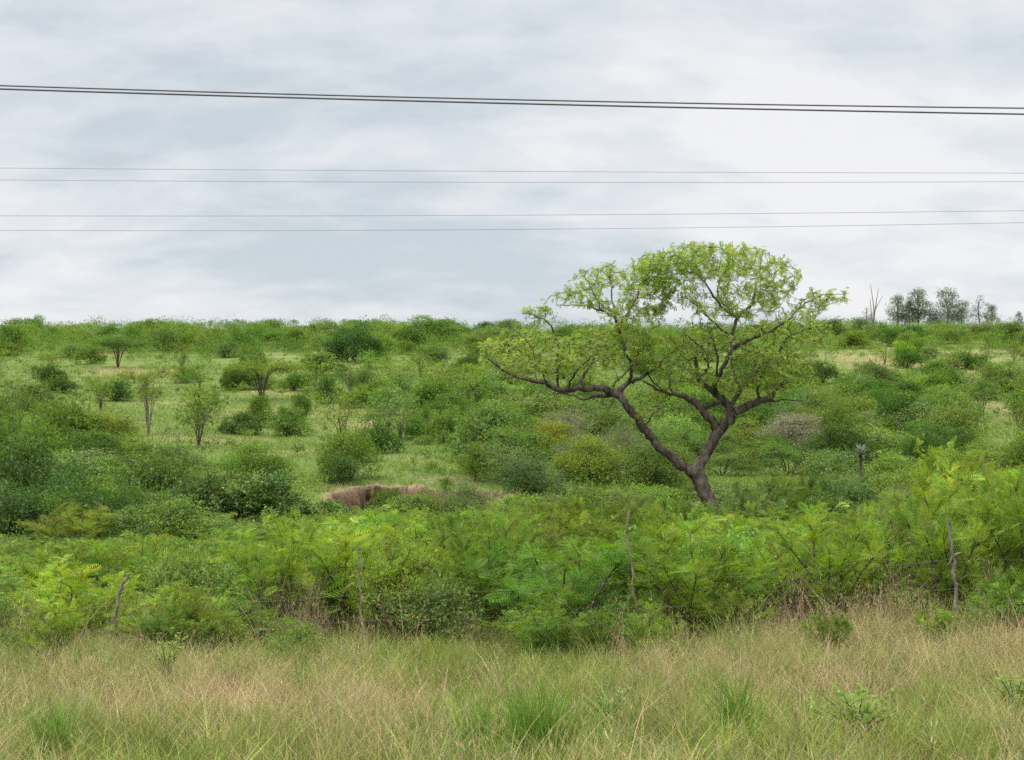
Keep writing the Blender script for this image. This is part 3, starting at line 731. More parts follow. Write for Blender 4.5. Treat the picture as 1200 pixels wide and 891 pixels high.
put('broadleaf', 'wide_bush', 668, 500, 50, 32, 'olive', 'smaller right shoulder bush of the wide yellow-flecked dome', cat='bush')
put('fine', 'fine_bush', 600, 540, 58, 44, 'brown', 'rust-tinged fine-leaved bush below the wide yellow-flecked dome', cat='bush')
put('fine', 'fine_bush', 646, 540, 60, 46, 'yellow', 'yellowish bush right of the rust-tinged bush', cat='bush')
put('fine', 'fine_bush', 617, 584, 84, 46, 'blue', 'dark grey-green bush right of the eroded bank', cat='bush')
put('fine', 'fine_bush', 690, 560, 70, 50, 'grey', 'grey twiggy bush left of the spreading tree trunk', cat='bush')
put('wispy', 'wispy_bush', 735, 545, 60, 48, 'sage', 'wispy grey-green bush seen through the fork of the spreading tree', cat='bush')
put('fine', 'fine_bush', 556, 564, 34, 46, 'olive', 'olive bush standing at the right end of the eroded bank', cat='bush')
put('fine', 'fine_bush', 408, 563, 74, 60, 'olive', 'rounded olive bush at the left end of the eroded bank', cat='bush')
put('broadleaf', 'dark_bush', 402, 569, 46, 38, 'dark', 'dark leafy bush in front of the rounded olive bush by the bank', cat='bush')
put('fine', 'fine_bush', 300, 563, 78, 44, 'fresh', 'soft green bush behind the pale-tipped bushes at the meadow foot', cat='bush')
put('broadleaf', 'low_bush', 604 - 100, 549, 20, 8, 'bright', 'tiny bright mat of leaves on the grass just above the bank', cat='bush')
put('fine', 'bank_bush', 458, 582, 38, 30, 'mid', 'thin bush growing over the lip of the eroded bank', cat='bush', d=70.6)
put('broadleaf', 'bank_bush', 486, 600, 60, 30, 'olive', 'low olive bush against the middle of the eroded bank', cat='bush', d=66.0)
put('fine', 'bank_bush', 512, 590, 62, 42, 'brown', 'rust-tipped bush in front of the eroded bank', cat='bush', d=67.0)
put('fine', 'bank_bush', 548, 600, 64, 46, 'sage', 'sage green bush at the right foot of the eroded bank', cat='bush', d=64.0)
for a in ((243, 620, 92, 72, 'dark', 56.0, 'left one of the two broad pale-tipped bushes below the meadow'), (326, 606, 116, 72, 'dark', 57.0, 'right and larger of the two broad pale-tipped bushes below the meadow'),
          (386, 612, 60, 44, 'dark', 56.0, 'low pale-tipped bush reaching right towards the eroded bank'), (208, 625, 60, 50, 'dark', 55.0, 'low pale-tipped bush on the left flank of the pair')):
    put('pale_tipped', 'pale_tipped_bush', a[0], a[1], a[2], a[3], a[4], a[6], cat='bush', d=a[5], group='pale tipped bushes below the meadow')
put('broadleaf', 'dark_bush', 28, 556, 88, 48, 'dark', 'dark dense bush on the left edge below the straw patch', cat='bush', d=66.0)
put('broadleaf', 'dark_bush', 180, 575, 84, 52, 'mid', 'broad dome bush between the loose light tree and the pale-tipped bushes', cat='bush', d=64.0)
put('broadleaf', 'dark_bush', 232, 572, 40, 40, 'mid', 'small rounded bush at the lower left corner of the meadow', cat='bush', d=66.0)
for px_, w_, h_, t_, dd, lab in ((443, 24, 15, 'fresh', 70.4, 'small bush hanging on the left part of the eroded bank'), (477, 30, 17, 'olive', 70.6, 'small bush rooted in the middle of the eroded bank face'),
                             (523, 22, 11, 'mid', 71.2, 'tiny bush on the right part of the eroded bank')):
    plant('airy', 'bank_bush', world(px_, dd), dd, w_ / F * dd, h_ * 1.7 / F * dd, t_, lab, cat='bush')
# right of the spreading tree
put('fine', 'grey_bush', 935, 530, 96, 44, 'grey', 'wide grey leafless-looking shrub right of the spreading tree trunk', cat='bush')
put('wispy', 'grey_bush', 985, 522, 60, 36, 'grey', 'paler grey shrub joined to the right of the wide grey shrub', cat='bush')
put('broadleaf', 'dome_bush', 1050, 585, 82, 70, 'bright', 'bright green umbrella-domed bush right of the aloe', cat='bush', d=58.0)
put('fine', 'round_bush', 985, 562, 46, 42, 'grey', 'round grey-olive bush left of the aloe', cat='bush', d=62.0)
put('broadleaf', 'dark_bush', 948, 566, 46, 44, 'fresh', 'leafy green bush left of the round grey-olive bush', cat='bush', d=62.0)
put('fine', 'wide_bush', 1090, 514, 78, 50, 'mid', 'large soft rounded bush behind the umbrella-domed bush', cat='bush')
put('fine', 'wide_bush', 1030, 492, 62, 36, 'olive', 'dull olive bush up-slope left of the large soft rounded bush', cat='bush')
put('hill_dense', 'dense_bush', 1028, 460, 44, 32, 'sage', 'greyish-green tall bush in the middle of the right slope', cat='bush')
put('hill_dense', 'dense_bush', 1082, 466, 40, 26, 'lime', 'lime green bush on the right slope', cat='bush')
put('hill_dense', 'dense_bush', 1104, 470, 46, 38, 'dark', 'dark bush right of the lime green bush on the right slope', cat='bush')
put('hill_dense', 'dense_bush', 1132, 433, 50, 20, 'dark', 'low dark dome bush below the right-hand gum trees', cat='bush')
put('hill_dense', 'dense_bush', 965, 450, 32, 26, 'dark', 'dark bush just right of the spreading tree crown', cat='bush')
put('hill_dense', 'dense_bush', 1058, 424, 26, 24, 'lime', 'upright lime green bush under the crest below the gum trees', cat='bush')
put('broadleaf', 'lime_bush', 1022, 496, 30, 16, 'lime', 'low lime green tuft bush above the grey shrubs', cat='bush')
put('broadleaf', 'lime_bush', 978, 490, 28, 30, 'bright', 'small bright bush between the grey shrub and the spreading tree', cat='bush')
for px_, h_, w_, t_ in ((978, 24, 30, 'dark'), (1008, 26, 26, 'mid'), (1040, 18, 46, 'mid'), (1075, 16, 40, 'dark'), (1120, 15, 44, 'mid'), (1160, 14, 40, 'mid'), (1190, 16, 36, 'dark'), (1150, 20, 34, 'sage'), (1185, 24, 40, 'mid')):
    put('round_tree' if h_ > 19 else 'hill_dense', 'crest_bush', px_, 398 if px_ < 1100 else rnd.choice((397, 402)), w_, h_, t_, cat='bush', zone='crest', group='bushes along the right crest')
# gum trees on the crest
for k, px_, top, w_, lab in (('thin_gum', 1016, 366, 13, 'small thin gum tree beside the bare dead tree'), ('gum', 1052, 352, 20, 'leftmost full gum tree of the crest row'),
                             ('gum', 1066, 356, 16, 'narrow gum tree inside the left gum clump'), ('gum', 1076, 345, 24, 'tallest gum tree of the left clump'), ('thin_gum', 1090, 362, 16, 'see-through gum tree on the right of the left clump'),
                             ('gum', 1109, 344, 26, 'tallest dark gum tree of the right clump'), ('gum', 1128, 358, 18, 'lower gum tree on the right of the right clump'),
                             ('thin_gum', 1149, 352, 16, 'pale see-through gum tree right of the clumps'), ('gum', 1162, 362, 15, 'short gum tree right of the pale see-through one'), ('gum', 1194, 371, 9, 'lone small gum tree by the right edge'),
                             ('gum', 1098, 372, 20, 'short dark gum tree between the two gum clumps')):
    d = 470.0; x = world(px_, d)
    plant(k, 'gum_tree', x, d, w_ / F * d * 1.3, (row(x, d, float(gz(x, d))) - top + 5) / F * d * 1.05, 'gum', lab, cat='tree', group='gum trees on the crest')
d = 468.0; x = world(1023, d)
mb = MB(); hh = (row(x, d, float(gz(x, d))) - 333) / F * d
for a, s_, e_ in (((0, 0, 0), (.05, 0, .5), (-.15, 0, 1.0)), ((0, 0, .1), (.09, 0, .45), (.62, .1, .78)), ((0, 0, .15), (.14, .05, .5), (.33, 0, .92)), ((0, 0, .05), (-.06, .1, .4), (-.12, .2, .72))):
    pp = spline([np.array(v) * np.array((5.5, 5.5, hh)) for v in (a, s_, e_)], .8); tube(mb, pp, np.linspace(.30, .07, len(pp)), 6)
o = bpy.data.objects.new('dead_tree', mb.mesh('dead_tree', [M_grey])); COL.objects.link(o); o.location = (x, d, float(gz(x, d)) - .1)
tag(o, 'tall pale leafless dead tree on the crest left of the gum trees', 'tree')

put('fine', 'low_bush', 1004, 582, 52, 38, 'mid', 'low bush in front of the aloe stem', cat='bush', d=58.6)
# aloe
d = 60.0; x = world(1009, d); hz = (row(x, d, float(gz(x, d))) - 532) / F * d
al = empty('aloe', (x, d, float(gz(x, d)) - .05)); tag(al, 'single-stemmed aloe with spiky grey rosette between round bushes', 'aloe')
mb = MB(); pp = spline([(0, 0, 0), (.03, 0, hz * .5), (-.02, 0, hz)], .15); tube(mb, pp, np.linspace(.05, .07, len(pp)), 8, rough=.12)
child('trunk', mb.mesh('trunk', [M_bark], True), al)
sk = MB(); n = 60; xd = rdir(n); xd[:, 2] = -abs(xd[:, 2]) - .9; s = rng.uniform(.13, .22, n)
scatter(sk, LEAF_V, LEAF_Q, frames(unit(xd), rdir(n)), np.array([0, 0, 1.]) * rng.uniform(hz * .65, hz, (n, 1)) + rdir(n) * .05, np.stack([s, s * .2, s], -1), tints(n))
child('dead_leaf_skirt', sk.mesh('dead_leaf_skirt', [M_leaf]), al, (.17, .12, .08))
sk = MB(); n = 34; a = np.arange(n) * 2.399; el = np.linspace(-.15, 1.25, n); xd = np.stack([np.cos(a) * np.cos(el), np.sin(a) * np.cos(el), np.sin(el)], -1); s = rng.uniform(.5, .68, n)
scatter(sk, np.array([[0, .5, 0], [.5, .42, .10], [1, 0, -.05], [.5, -.42, .10], [0, -.5, 0]]), np.array([[0, 1, 3, 4], [1, 2, 2, 3]])[:1], frames(xd, np.tile([0, 0, 1.], (n, 1)) + .05), np.tile([-.02, 0, hz], (n, 1)), np.stack([s, s * .15, s], -1), tints(n, .1, 0))
scatter(sk, LEAF_V, LEAF_Q, frames(xd, np.tile([0, 0, 1.], (n, 1)) + .05), np.tile([-.02, 0, hz], (n, 1)), np.stack([s, s * .17, s], -1), tints(n, .1, 0))
child('rosette', sk.mesh('rosette', [M_leaf]), al, (.16, .20, .15))

# small dead trees and saplings with bare twigs on the meadow
def bare_tree(name, px_, py_, hpx, lab, lean=0.0):
    d = dist_at(px_, py_); x = world(px_, d); h = hpx / F * d; mb = MB()
    def grow(p, v, ln, r, lev):
        q_ = p + v * ln; pp = spline([p, (p + q_) / 2 + rng.normal(0, .08, 3) * ln, q_], ln / 4); tube(mb, pp, np.linspace(r, r * .6, len(pp)), 5 if lev < 2 else 3)
        if lev < 4:
            for _ in range(3 if lev < 3 else 2): grow(q_ if rng.random() < .6 else (p + q_) / 2, unit(v + rdir(1)[0] * .75 + np.array([lean * .2, 0, .12])), ln * rng.uniform(.55, .8), r * .58, lev + 1)
    grow(np.zeros(3), unit(np.array([lean, 0, 1.])), h * .36, h * .022, 0)
    o = bpy.data.objects.new(name, mb.mesh(name, [M_bark])); COL.objects.link(o); o.location = (x, d, float(gz(x, d)) - .03); tag(o, lab, 'tree')
bare_tree('dead_sapling', 215, 526, 24, 'small dark leafless sapling at the left end of the clear meadow', -.5)
bare_tree('dead_sapling', 1132, 462, 26, 'dark leafless forked sapling on the right slope', .1)
bare_tree('dead_sapling', 190, 516, 22, 'thin pale leafless twig tree at the right of the slender bare-stemmed tree', .3)
bare_tree('dead_sapling', 484, 556, 16, 'tiny bare post-like sapling on the grass above the bank', 0)
bare_tree('dead_sapling', 85, 480, 12, 'low dark fallen sapling on the left slope', -1.6)

# ------------------------------------------------------------------ thicket behind the fence
def toprow(px): return np.interp(px, [-80, 0, 150, 220, 300, 400, 480, 600, 700, 760, 860, 950, 1050, 1090, 1150, 1280], [634, 630, 632, 628, 616, 604, 598, 604, 588, 596, 606, 598, 594, 566, 556, 550])
put('feathery_tree', 'feathery_tree', 1110, 0, 80, 0.1, 'lime') if False else None
ft = []
for px_, d, top, w_, t_, lab in ((1112, 33.0, 524, 74, 'lime', 'tall lime feathery shrub rising in front of the umbrella-domed bush'), (1168, 27.0, 560, 130, 'lime', 'lime feathery shrub leaning over the forked fence post at the right edge'),
                                 (1070, 31.0, 578, 60, 'lime', 'short lime feathery shrub left of the tall one on the right'), (965, 24.0, 634, 130, 'fresh', 'drooping feathery shrub right of the leafy bush by the fence')):
    x = world(px_, d); g = float(gz(x, d)); plant('feathery_tree', 'feathery_shrub', x, d, w_ / F * d, (row(x, d, g) - top) / F * d, t_, lab, cat='shrub')
for px_, d, top, w_, t_, lab in ((802, 33.4, 588, 70, 'bright', 'bright feathery shrub hiding the left side of the spreading tree foot'), (846, 33.0, 590, 74, 'lime', 'lime feathery shrub hiding the right side of the spreading tree foot'),
                                 (824, 31.8, 601, 66, 'bright', 'lower bright feathery shrub right in front of the spreading tree foot')):
    x = world(px_, d); g = float(gz(x, d)); plant('feathery_shrub', 'feathery_shrub', x, d, w_ / F * d, (row(x, d, g) - top) / F * d, t_, lab, cat='shrub')
cand = []
tries = 0
while len(cand) < 235 and tries < 6000:
    tries += 1
    d = 20.9 + 25 * rnd.random() ** 1.25
    px_ = rnd.uniform(-60, 1260); x = world(px_, d)
    wd = rnd.uniform(1.4, 2.6)
    if any((x - a) ** 2 + (d - b) ** 2 < ((wd + c) * .24) ** 2 for a, b, c in cand): continue
    if abs(x - tx) < .9 and abs(d - TD) < 1.2: continue
    cand.append((x, d, wd))
for x, d, wd in cand:
    px_ = CX + x / d * F
    g = float(gz(x, d))
    base = row(x, d, g)
    near = np.clip((40 - d) / 18, 0, 1)
    top = toprow(px_) - 10 + rnd.random() ** 1.1 * (34 + 66 * near)
    h = float(np.clip((base - top) / F * d, .65, 2.5))
    r = rnd.random() * (.7 if px_ > 1030 else 1) + (.12 if d > 34 else 0)
    if r < .74:
        t_ = rnd.choice(('bright', 'fresh', 'lime', 'bright', 'lime', 'bright', 'lime') if d < 33 or px_ > 400 else ('mid', 'fresh', 'bright', 'mid'))
        plant('feathery_shrub', 'feathery_shrub', x, d, wd, h, t_, cat='shrub', zone='near', group='feathery shrubs in the thicket behind the fence', noun='feathery shrub')
    elif r < .87:
        plant('broadleaf', 'leafy_bush', x, d, wd * .85, h * .92, rnd.choice(('fresh', 'mid', 'bright')), cat='shrub', zone='near', group='leafy bushes in the thicket behind the fence', noun='leafy bush')
    elif r < .96:
        plant('airy', 'airy_shrub', x, d, wd * .9, h, rnd.choice(('olive', 'fresh', 'bright')), cat='shrub', zone='near', group='airy shrubs in the thicket behind the fence', noun='airy shrub')
    else:
        plant('wispy', 'twiggy_shrub', x, d, wd * .8, h * .95, rnd.choice(('grey', 'brown')), cat='shrub', zone='near', group='twiggy shrubs in the thicket behind the fence', noun='twiggy shrub')
for k in range(26):
    px_ = rnd.uniform(-20, 1220); d = rnd.uniform(18.6, 21.2); x = world(px_, d)
    if 95 < px_ < 180: px_ += 110; x = world(px_, d)
    if rnd.random() < .55: plant('broadleaf', 'edge_bush', x, d, rnd.uniform(.5, 1.0), rnd.uniform(.4, .85), rnd.choice(('fresh', 'bright', 'mid')), cat='shrub', zone='near', group='low leafy bushes along the grass edge', noun='edge bush')
    else: plant('feathery_shrub', 'edge_shrub', x, d, rnd.uniform(.6, 1.2), rnd.uniform(.5, 1.0), rnd.choice(('lime', 'bright', 'fresh')), cat='shrub', zone='near', group='small feathery shrubs along the grass edge', noun='edge shrub')
# scrub along the stream, 46 - 70 m
for px_, top, w_, d, t_, lab in ((25, 511, 100, 62, 'dark', 'dark bulky bush at the left edge, highest of the packed thicket'), (95, 548, 96, 57, 'dark', 'dark rounded bush next right of the highest one in the packed left thicket'),
                                 (180, 528, 96, 63, 'mid', 'broad mid green bush at the top right of the packed left thicket'), (60, 566, 116, 52, 'dark', 'dark bush low in the packed left thicket'),
                                 (152, 566, 86, 53, 'mid', 'mid green bush in the middle of the packed left thicket'), (8, 590, 84, 50, 'mid', 'mid green bush at the left edge low in the packed thicket'),
                                 (212, 588, 92, 50, 'dark', 'dark bush below the left pale-tipped bush'), (122, 600, 100, 48, 'fresh', 'fresh green bush at the foot of the packed left thicket'), (276, 604, 72, 48, 'fresh', 'fresh green bush below the pair of pale-tipped bushes')):
    x = world(px_, d); g = float(gz(x, d)); plant('broadleaf', 'thicket_bush', x, d, w_ / F * d, (row(x, d, g) - top) / F * d, t_, lab, cat='bush', group='packed bushes in the left thicket')
cand2 = []
tries = 0
while len(cand2) < 125 and tries < 6000:
    tries += 1
    d = rnd.uniform(46, 70); px_ = rnd.uniform(-40, 1240); x = world(px_, d); wd = rnd.uniform(2.0, 3.8)
    if any((x - a) ** 2 + (d - b) ** 2 < ((wd + c) * .27) ** 2 for a, b, c in cand2): continue
    cand2.append((x, d, wd))
for d0, d1, p0, p1, n_ in ((72, 112, 585, 1250, 95), (70, 79, -40, 215, 24)):
    got = []; tries = 0
    while len(got) < n_ and tries < 3000:
        tries += 1
        d = rnd.uniform(d0, d1); px_ = rnd.uniform(p0, p1); x = world(px_, d); wd = rnd.uniform(2.2, 4.8)
        if px_ > 1130 and d > 84: continue
        if any((x - a) ** 2 + (d - b) ** 2 < ((wd + c) * .3) ** 2 for a, b, c in got): continue
        got.append((x, d, wd))
        kind, name, noun = rnd.choice((('broadleaf', 'leafy_bush', 'leafy bush'), ('fine', 'fine_bush', 'fine-leaved bush'), ('fine', 'fine_bush', 'fine-leaved bush'), ('airy', 'airy_shrub', 'airy shrub'), ('airy', 'airy_shrub', 'airy shrub'), ('wispy', 'twiggy_shrub', 'twiggy shrub'))[:6 if px_ > 560 else 5])
        t_ = rnd.choice(('grey', 'sage')) if kind == 'wispy' else rnd.choice(('mid', 'fresh', 'dark', 'olive', 'bright', 'mid', 'sage', 'olive'))
        plant(kind, name, x, d, wd, wd * rnd.uniform(.45, .75) * (.62 if px_ < 300 else 1), t_, cat='bush', zone='creek', group=(noun.replace('bush', 'bushe') + 's') + ' in the scrub along the stream', noun=noun)
def midtop(px): return np.interp(px, [-80, 0, 90, 200, 260, 375, 400, 420, 565, 590, 680, 760, 900, 1000, 1100, 1280], [545, 548, 556, 562, 584, 592, 592, 604, 604, 575, 556, 560, 548, 545, 536, 536])
for x, d, wd in cand2:
    px_ = CX + x / d * F; g = float(gz(x, d)); base = row(x, d, g)
    h = float(np.clip((base - midtop(px_) - 8 - rnd.random() ** 1.3 * 62) / F * d, .5, 3.0))
    if 395 < px_ < 575: wd *= .7
    kind, name, noun = rnd.choice((('broadleaf', 'leafy_bush', 'leafy bush'), ('feathery_shrub', 'feathery_shrub', 'feathery shrub'), ('feathery_shrub', 'feathery_shrub', 'feathery shrub') if d < 58 else ('broadleaf', 'leafy_bush', 'leafy bush'), ('fine', 'fine_bush', 'fine-leaved bush'), ('airy', 'airy_shrub', 'airy shrub'), ('airy', 'airy_shrub', 'airy shrub'), ('wispy', 'twiggy_shrub', 'twiggy shrub'))[:7 if px_ > 560 else 6])
    t_ = rnd.choice(('grey', 'sage')) if kind == 'wispy' else rnd.choice(('mid', 'dark', 'fresh', 'mid', 'olive', 'dark') if px_ < 400 else ('mid', 'fresh', 'dark', 'olive', 'bright', 'mid', 'sage', 'fresh'))
    plant(kind, name, x, d, wd, h, t_, cat='bush', zone='creek', group=(noun.replace('bush', 'bushe') + 's') + ' in the scrub along the stream', noun=noun)

# ------------------------------------------------------------------ scattered growth on the hillside
def openness(px, py):
    """1 = thick bush, 0 = bare grass"""
    if py < 398: return 1.0
    o = .9 if py < 425 else .6
    if px > 990: o = .75 if (py < 412 or py > 440) else .45
    if px < 260 and py > 440: o = .28
    for (a, b, c, e_), v in (((150, 452, 300, 556), .06), ((200, 470, 400, 556), .05), ((400, 478, 500, 556), .04), ((0, 492, 110, 512), .08), ((520, 492, 700, 520), .1), ((1140, 470, 1200, 522), .08), ((980, 412, 1075, 438), .3), ((680, 440, 760, 480), .2), ((500, 520, 560, 552), .05), ((180, 440, 300, 470), .3), ((400, 425, 570, 480), .75)):
        if a < px < c and b < py < e_: o = v
    return o
hill = []
while len(hill) < 6200:
    px_ = rnd.uniform(-30, 1230); py_ = rnd.uniform(390, 556) if rnd.random() < .72 else rnd.uniform(389, 415)
    if py_ > 520 and px_ > 580: continue
    if (145 < px_ < 205 and py_ > 448) or (262 < px_ < 352 and 462 < py_ < 505) or (115 < px_ < 165 and 426 < py_ < 445): continue
    if rnd.random() > openness(px_, py_): continue
    d = dist_at(px_, py_)
    big = rnd.random()
    wm = rnd.uniform(.5, 1.6) if big < .72 else rnd.uniform(1.6, 4.6) ** 1.0
    wm *= 1 + max(0, (d - 200) / 300)
    hill.append((wm / d * F, px_, py_, d, wm))
hill.sort(reverse=True)
mb = MB()
nind = 0
for wp, px_, py_, d, wm in hill:
    if nind < 330:
        nind += 1
        if rnd.random() < .40 and py_ > 402:
            plant('hill_sapling', 'sapling', world(px_, d), d, min(wm * .9, 3.6), min(wm * rnd.uniform(.95, 1.5), 3.8), rnd.choice(('olive', 'mid', 'fresh', 'olive', 'sage')), cat='tree', zone='hill', noun='sapling', group='saplings scattered over the hillside')
        elif wm > 2.6:
            plant('hill_dense', 'hill_bush', world(px_, d), d, wm, min(wm * rnd.uniform(.42, .8), 4.2), rnd.choice(('mid', 'fresh', 'olive', 'dark', 'sage', 'mid', 'dark')), cat='bush', zone='hill', noun='hill bush', group='large bushes scattered over the hillside')
        else:
            plant('hill_small', 'small_bush', world(px_, d), d, wm, wm * rnd.uniform(.5, .9), rnd.choice(('mid', 'fresh', 'olive', 'mid', 'bright', 'dark', 'fresh')), cat='bush', zone='hill', noun='small bush', parts=False, group='small bushes scattered over the hillside')
    else:
        x = world(px_, d); z = float(gz(x, d)); c = np.array(TONE[rnd.choice(('mid', 'fresh', 'mid', 'olive', 'dark', 'mid', 'bright', 'fresh'))]) * math.exp(rng.normal(0, .15))
        h = wm * rnd.uniform(.45, .8)
        lb = [(x + rng.normal(0, .34) * wm, d + rng.normal(0, .3) * wm, z + h * rng.uniform(.3, .75), wm * rng.uniform(.18, .36), wm * .3, h * rng.uniform(.22, .36)) for _ in range(5)]
        n0 = len(mb.c); crown(mb, lb, 34, 4, .10 + .05 * wm, .07 * wm, amp=.12, rag=.05)
        for k in range(n0, len(mb.c)): mb.c[k] = mb.c[k] * c.astype(np.float32)
# the far wood on the crest reads as one mass behind the separate trees
for _ in range(420):
    d = rnd.uniform(395, 500); px_ = rnd.uniform(-60, 1260); x = world(px_, d); z = float(gz(x, d)); wm = rnd.uniform(3, 6.5)
    h = wm * rnd.uniform(.40, .68)
    c = np.array(TONE[rnd.choice(('mid', 'fresh', 'olive', 'dark', 'blue', 'mid'))]) * math.exp(rng.normal(0, .15))
    lb = [(x + rng.normal(0, .25) * wm, d + rng.normal(0, .25) * wm, z + h * rng.uniform(.35, .68), wm * .34, wm * .34, h * .34) for _ in range(5)]
    n0 = len(mb.c); crown(mb, lb, 80, 4, .36, .3, amp=.12, rag=0, lump=.14)
    for k in range(n0, len(mb.c)): mb.c[k] = mb.c[k] * c.astype(np.float32)
stuff('hillside_scrub', mb, [M_scrub])

# low undergrowth between the bushes
mb = MB()
n = 90000
d = 21.5 + 52 * rng.random(n) ** .9; x = rng.uniform(-1, 1, n) * (.42 * d + 3)
k = (d < 66) | (bank_mask(x) < .05); d, x = d[k], x[k]; n = len(d)
z = gz(x, d) + rng.random(n) ** 1.3 * (.55 + .3 * wob(x, d, 4.0, 3.0)) * np.clip((d - 20) / 4, .3, 1)
s = rng.uniform(.07, .15, n) * np.clip(d / 32, .8, 1.7)
c = np.where((wob(x, d, 5, 8.0) > 0)[:, None], np.array(TONE['fresh']), np.array(TONE['bright'])) * tints(n, .22, .12)
scatter(mb, LEAF_V, LEAF_Q, frames(rdir(n, .2), rdir(n, .9)), np.stack([x, d, z], -1), np.stack([s, s * .42, s], -1), c)
stuff('undergrowth', mb, [M_scrub])

# ------------------------------------------------------------------ grasses
def blades(mb, x, y, h, wd, lean, col, segs=2, seed=0):
    n = len(x); z = gz(x, y)
    a = rng.uniform(0, 6.283, n); f = rng.uniform(0, 6.283, n)
    lx, ly = np.cos(a) * lean * h, np.sin(a) * lean * h
    wx, wy = np.cos(f) * wd * .5, np.sin(f) * wd * .5
    V = []
    for i in range(segs + 1):
        t = i / segs; k = (1 - t) ** .7 if i else 1.0
        cx_, cy_, cz_ = x + lx * t ** 2, y + ly * t ** 2, z - .01 + h * (t - .18 * lean * t * t)
        k = max(k, .12)
        V.append(np.stack([cx_ - wx * k, cy_ - wy * k, cz_], -1)); V.append(np.stack([cx_ + wx * k, cy_ + wy * k, cz_], -1))
    V = np.stack(V, 1); m_ = 2 * (segs + 1)
    qs = np.array([[2 * i, 2 * i + 1, 2 * i + 3, 2 * i + 2] for i in range(segs)])
    q = (qs[None] + (np.arange(n) * m_)[:, None, None]).reshape(-1, 4)
    mb.add(V.reshape(-1, 3), q, np.repeat(col, m_, 0))
def verge(n, d0=6.5, d1=23.0):
    d = np.sqrt(rng.uniform(d0 ** 2, d1 ** 2, n)); x = rng.uniform(-1, 1, n) * (.40 * d + 2.0)
    return x, d
G1, G2, G3 = np.array((.158, .212, .044)), np.array((.212, .252, .070)), np.array((.100, .150, .034))
S1, S2, S3 = np.array((.37, .290, .170)), np.array((.31, .220, .140)), np.array((.45, .375, .23))
def pick(n, cols, p): return np.array(cols)[rng.choice(len(cols), n, p=p)]
def clumps(mb, n, lo, hi, hmin, hmax, w0, w1, lean0, lean1, cols, prob, keep, rad, segs=3):
    x, y = verge(n)
    k = keep(x, y); x, y = x[k], y[k]; n = len(x)
    c = pick(n, cols, prob) * tints(n, .24, 0); m_ = rng.integers(lo, hi, n); hc = rng.uniform(hmin, hmax, n)
    i_ = np.repeat(np.arange(n), m_); t = len(i_)
    off = rng.normal(0, rad, (t, 2))
    h = hc[i_] * rng.uniform(.45, 1.08, t)
    blades(mb, x[i_] + off[:, 0], y[i_] + off[:, 1], h, rng.uniform(w0, w1, t), rng.uniform(lean0, lean1, t), c[i_] * tints(t, .13, .04), segs)
    return x, y, hc, c
def short(y): return np.interp(y, [6, 14, 20, 24], [1, 1, .8, .75])
def spots(x, y, L_):
    px_ = CX + x / y * F; py_ = CY + (EYE - gz(x, y)) / y * F - 30
    return sum(a * np.exp(-((px_ - b) / c) ** 2 - ((py_ - d) / e_) ** 2) for a, b, c, d, e_ in L_)
GS = ((.9, 120, 160, 885, 30), (.8, 640, 130, 850, 50), (.7, 560, 320, 765, 28), (.6, 880, 160, 870, 50), (.5, 1100, 140, 850, 50), (-.9, 200, 220, 810, 35), (-.9, 1060, 170, 745, 50), (-.5, 800, 120, 810, 40))
DS = tuple((-a, b, c, d, e_) for a, b, c, d, e_ in GS)
gpat = lambda x, y: 1.5 * spots(x, y, GS) + wob(x, y, 4.0, 5.0) * .8 + wob(x, y, 1.3, 2.0) * .7
dpat = lambda x, y: 1.5 * spots(x, y, DS) - wob(x, y, 4.0, 5.0) * .5 + wob(x, y, 2.6, 1.0) * .6 + wob(x, y, 1.1, 4.0) * .7
mb = MB()
clumps(mb, 9000, 16, 38, .18, .50, .006, .012, .12, 1.0, (G1, G2, G3, (.19, .20, .06)), (.40, .32, .14, .14), lambda x, y: gpat(x, y) + rng.normal(0, .3, len(x)) > -.9, .07)
for x_, y_ in zip(rng.uniform(-11, 11, 150), rng.uniform(18.2, 21.8, 150)):
    n_ = int(rng.integers(20, 50)); f_ = rng.uniform(.6, 1.25)
    blades(mb, x_ + rng.normal(0, .12, n_), y_ + rng.normal(0, .12, n_), rng.uniform(.3, .75, n_) * f_, rng.uniform(.006, .013, n_), rng.uniform(.1, 1.0, n_), pick(n_, (G1, G2, G3), (.4, .3, .3)) * tints(n_, .15, 0), 4)
stuff('green_grass', mb, [M_grass])
mb = MB()
x, y, hc, c = clumps(mb, 6000, 12, 30, .25, .56, .004, .008, .1, 1.15, (S1, S2, S3, (.24, .23, .10)), (.40, .20, .15, .25), lambda x, y: dpat(x, y) + rng.normal(0, .25, len(x)) > -.25, .09)
clumps(mb, 3000, 3, 7, .5, .78, .004, .007, .2, .9, (S1, S3, (.25, .23, .11)), (.45, .3, .25), lambda x, y: dpat(x, y) + rng.normal(0, .45, len(x)) > .15, .10, 5)
# fine seeding stalks with loose pinkish heads
x, y = verge(4200)
k = dpat(x, y) + rng.normal(0, .35, len(x)) > .0; x, y = x[k], y[k]
h = rng.uniform(.35, .72, len(x)) * short(y); c = pick(len(x), (S1, S2, S3), (.4, .35, .25)) * tints(len(x), .12, 0)
blades(mb, x, y, h, np.full(len(x), .0035), rng.uniform(.05, .5, len(x)), c, 3)
hx = np.repeat(x, 8); hy = np.repeat(y, 8); n = len(hx); t = rng.uniform(.62, 1.0, n)
pos = np.stack([hx + rng.normal(0, .03, n), hy + rng.normal(0, .03, n), gz(hx, hy) + np.repeat(h, 8) * t * .95], -1)
s = rng.uniform(.025, .06, n)
scatter(mb, LEAF_V, LEAF_Q, frames(rdir(n, 1.3), rdir(n)), pos, np.stack([s * 1.2, s * .10, s], -1), np.repeat(c, 8, 0))
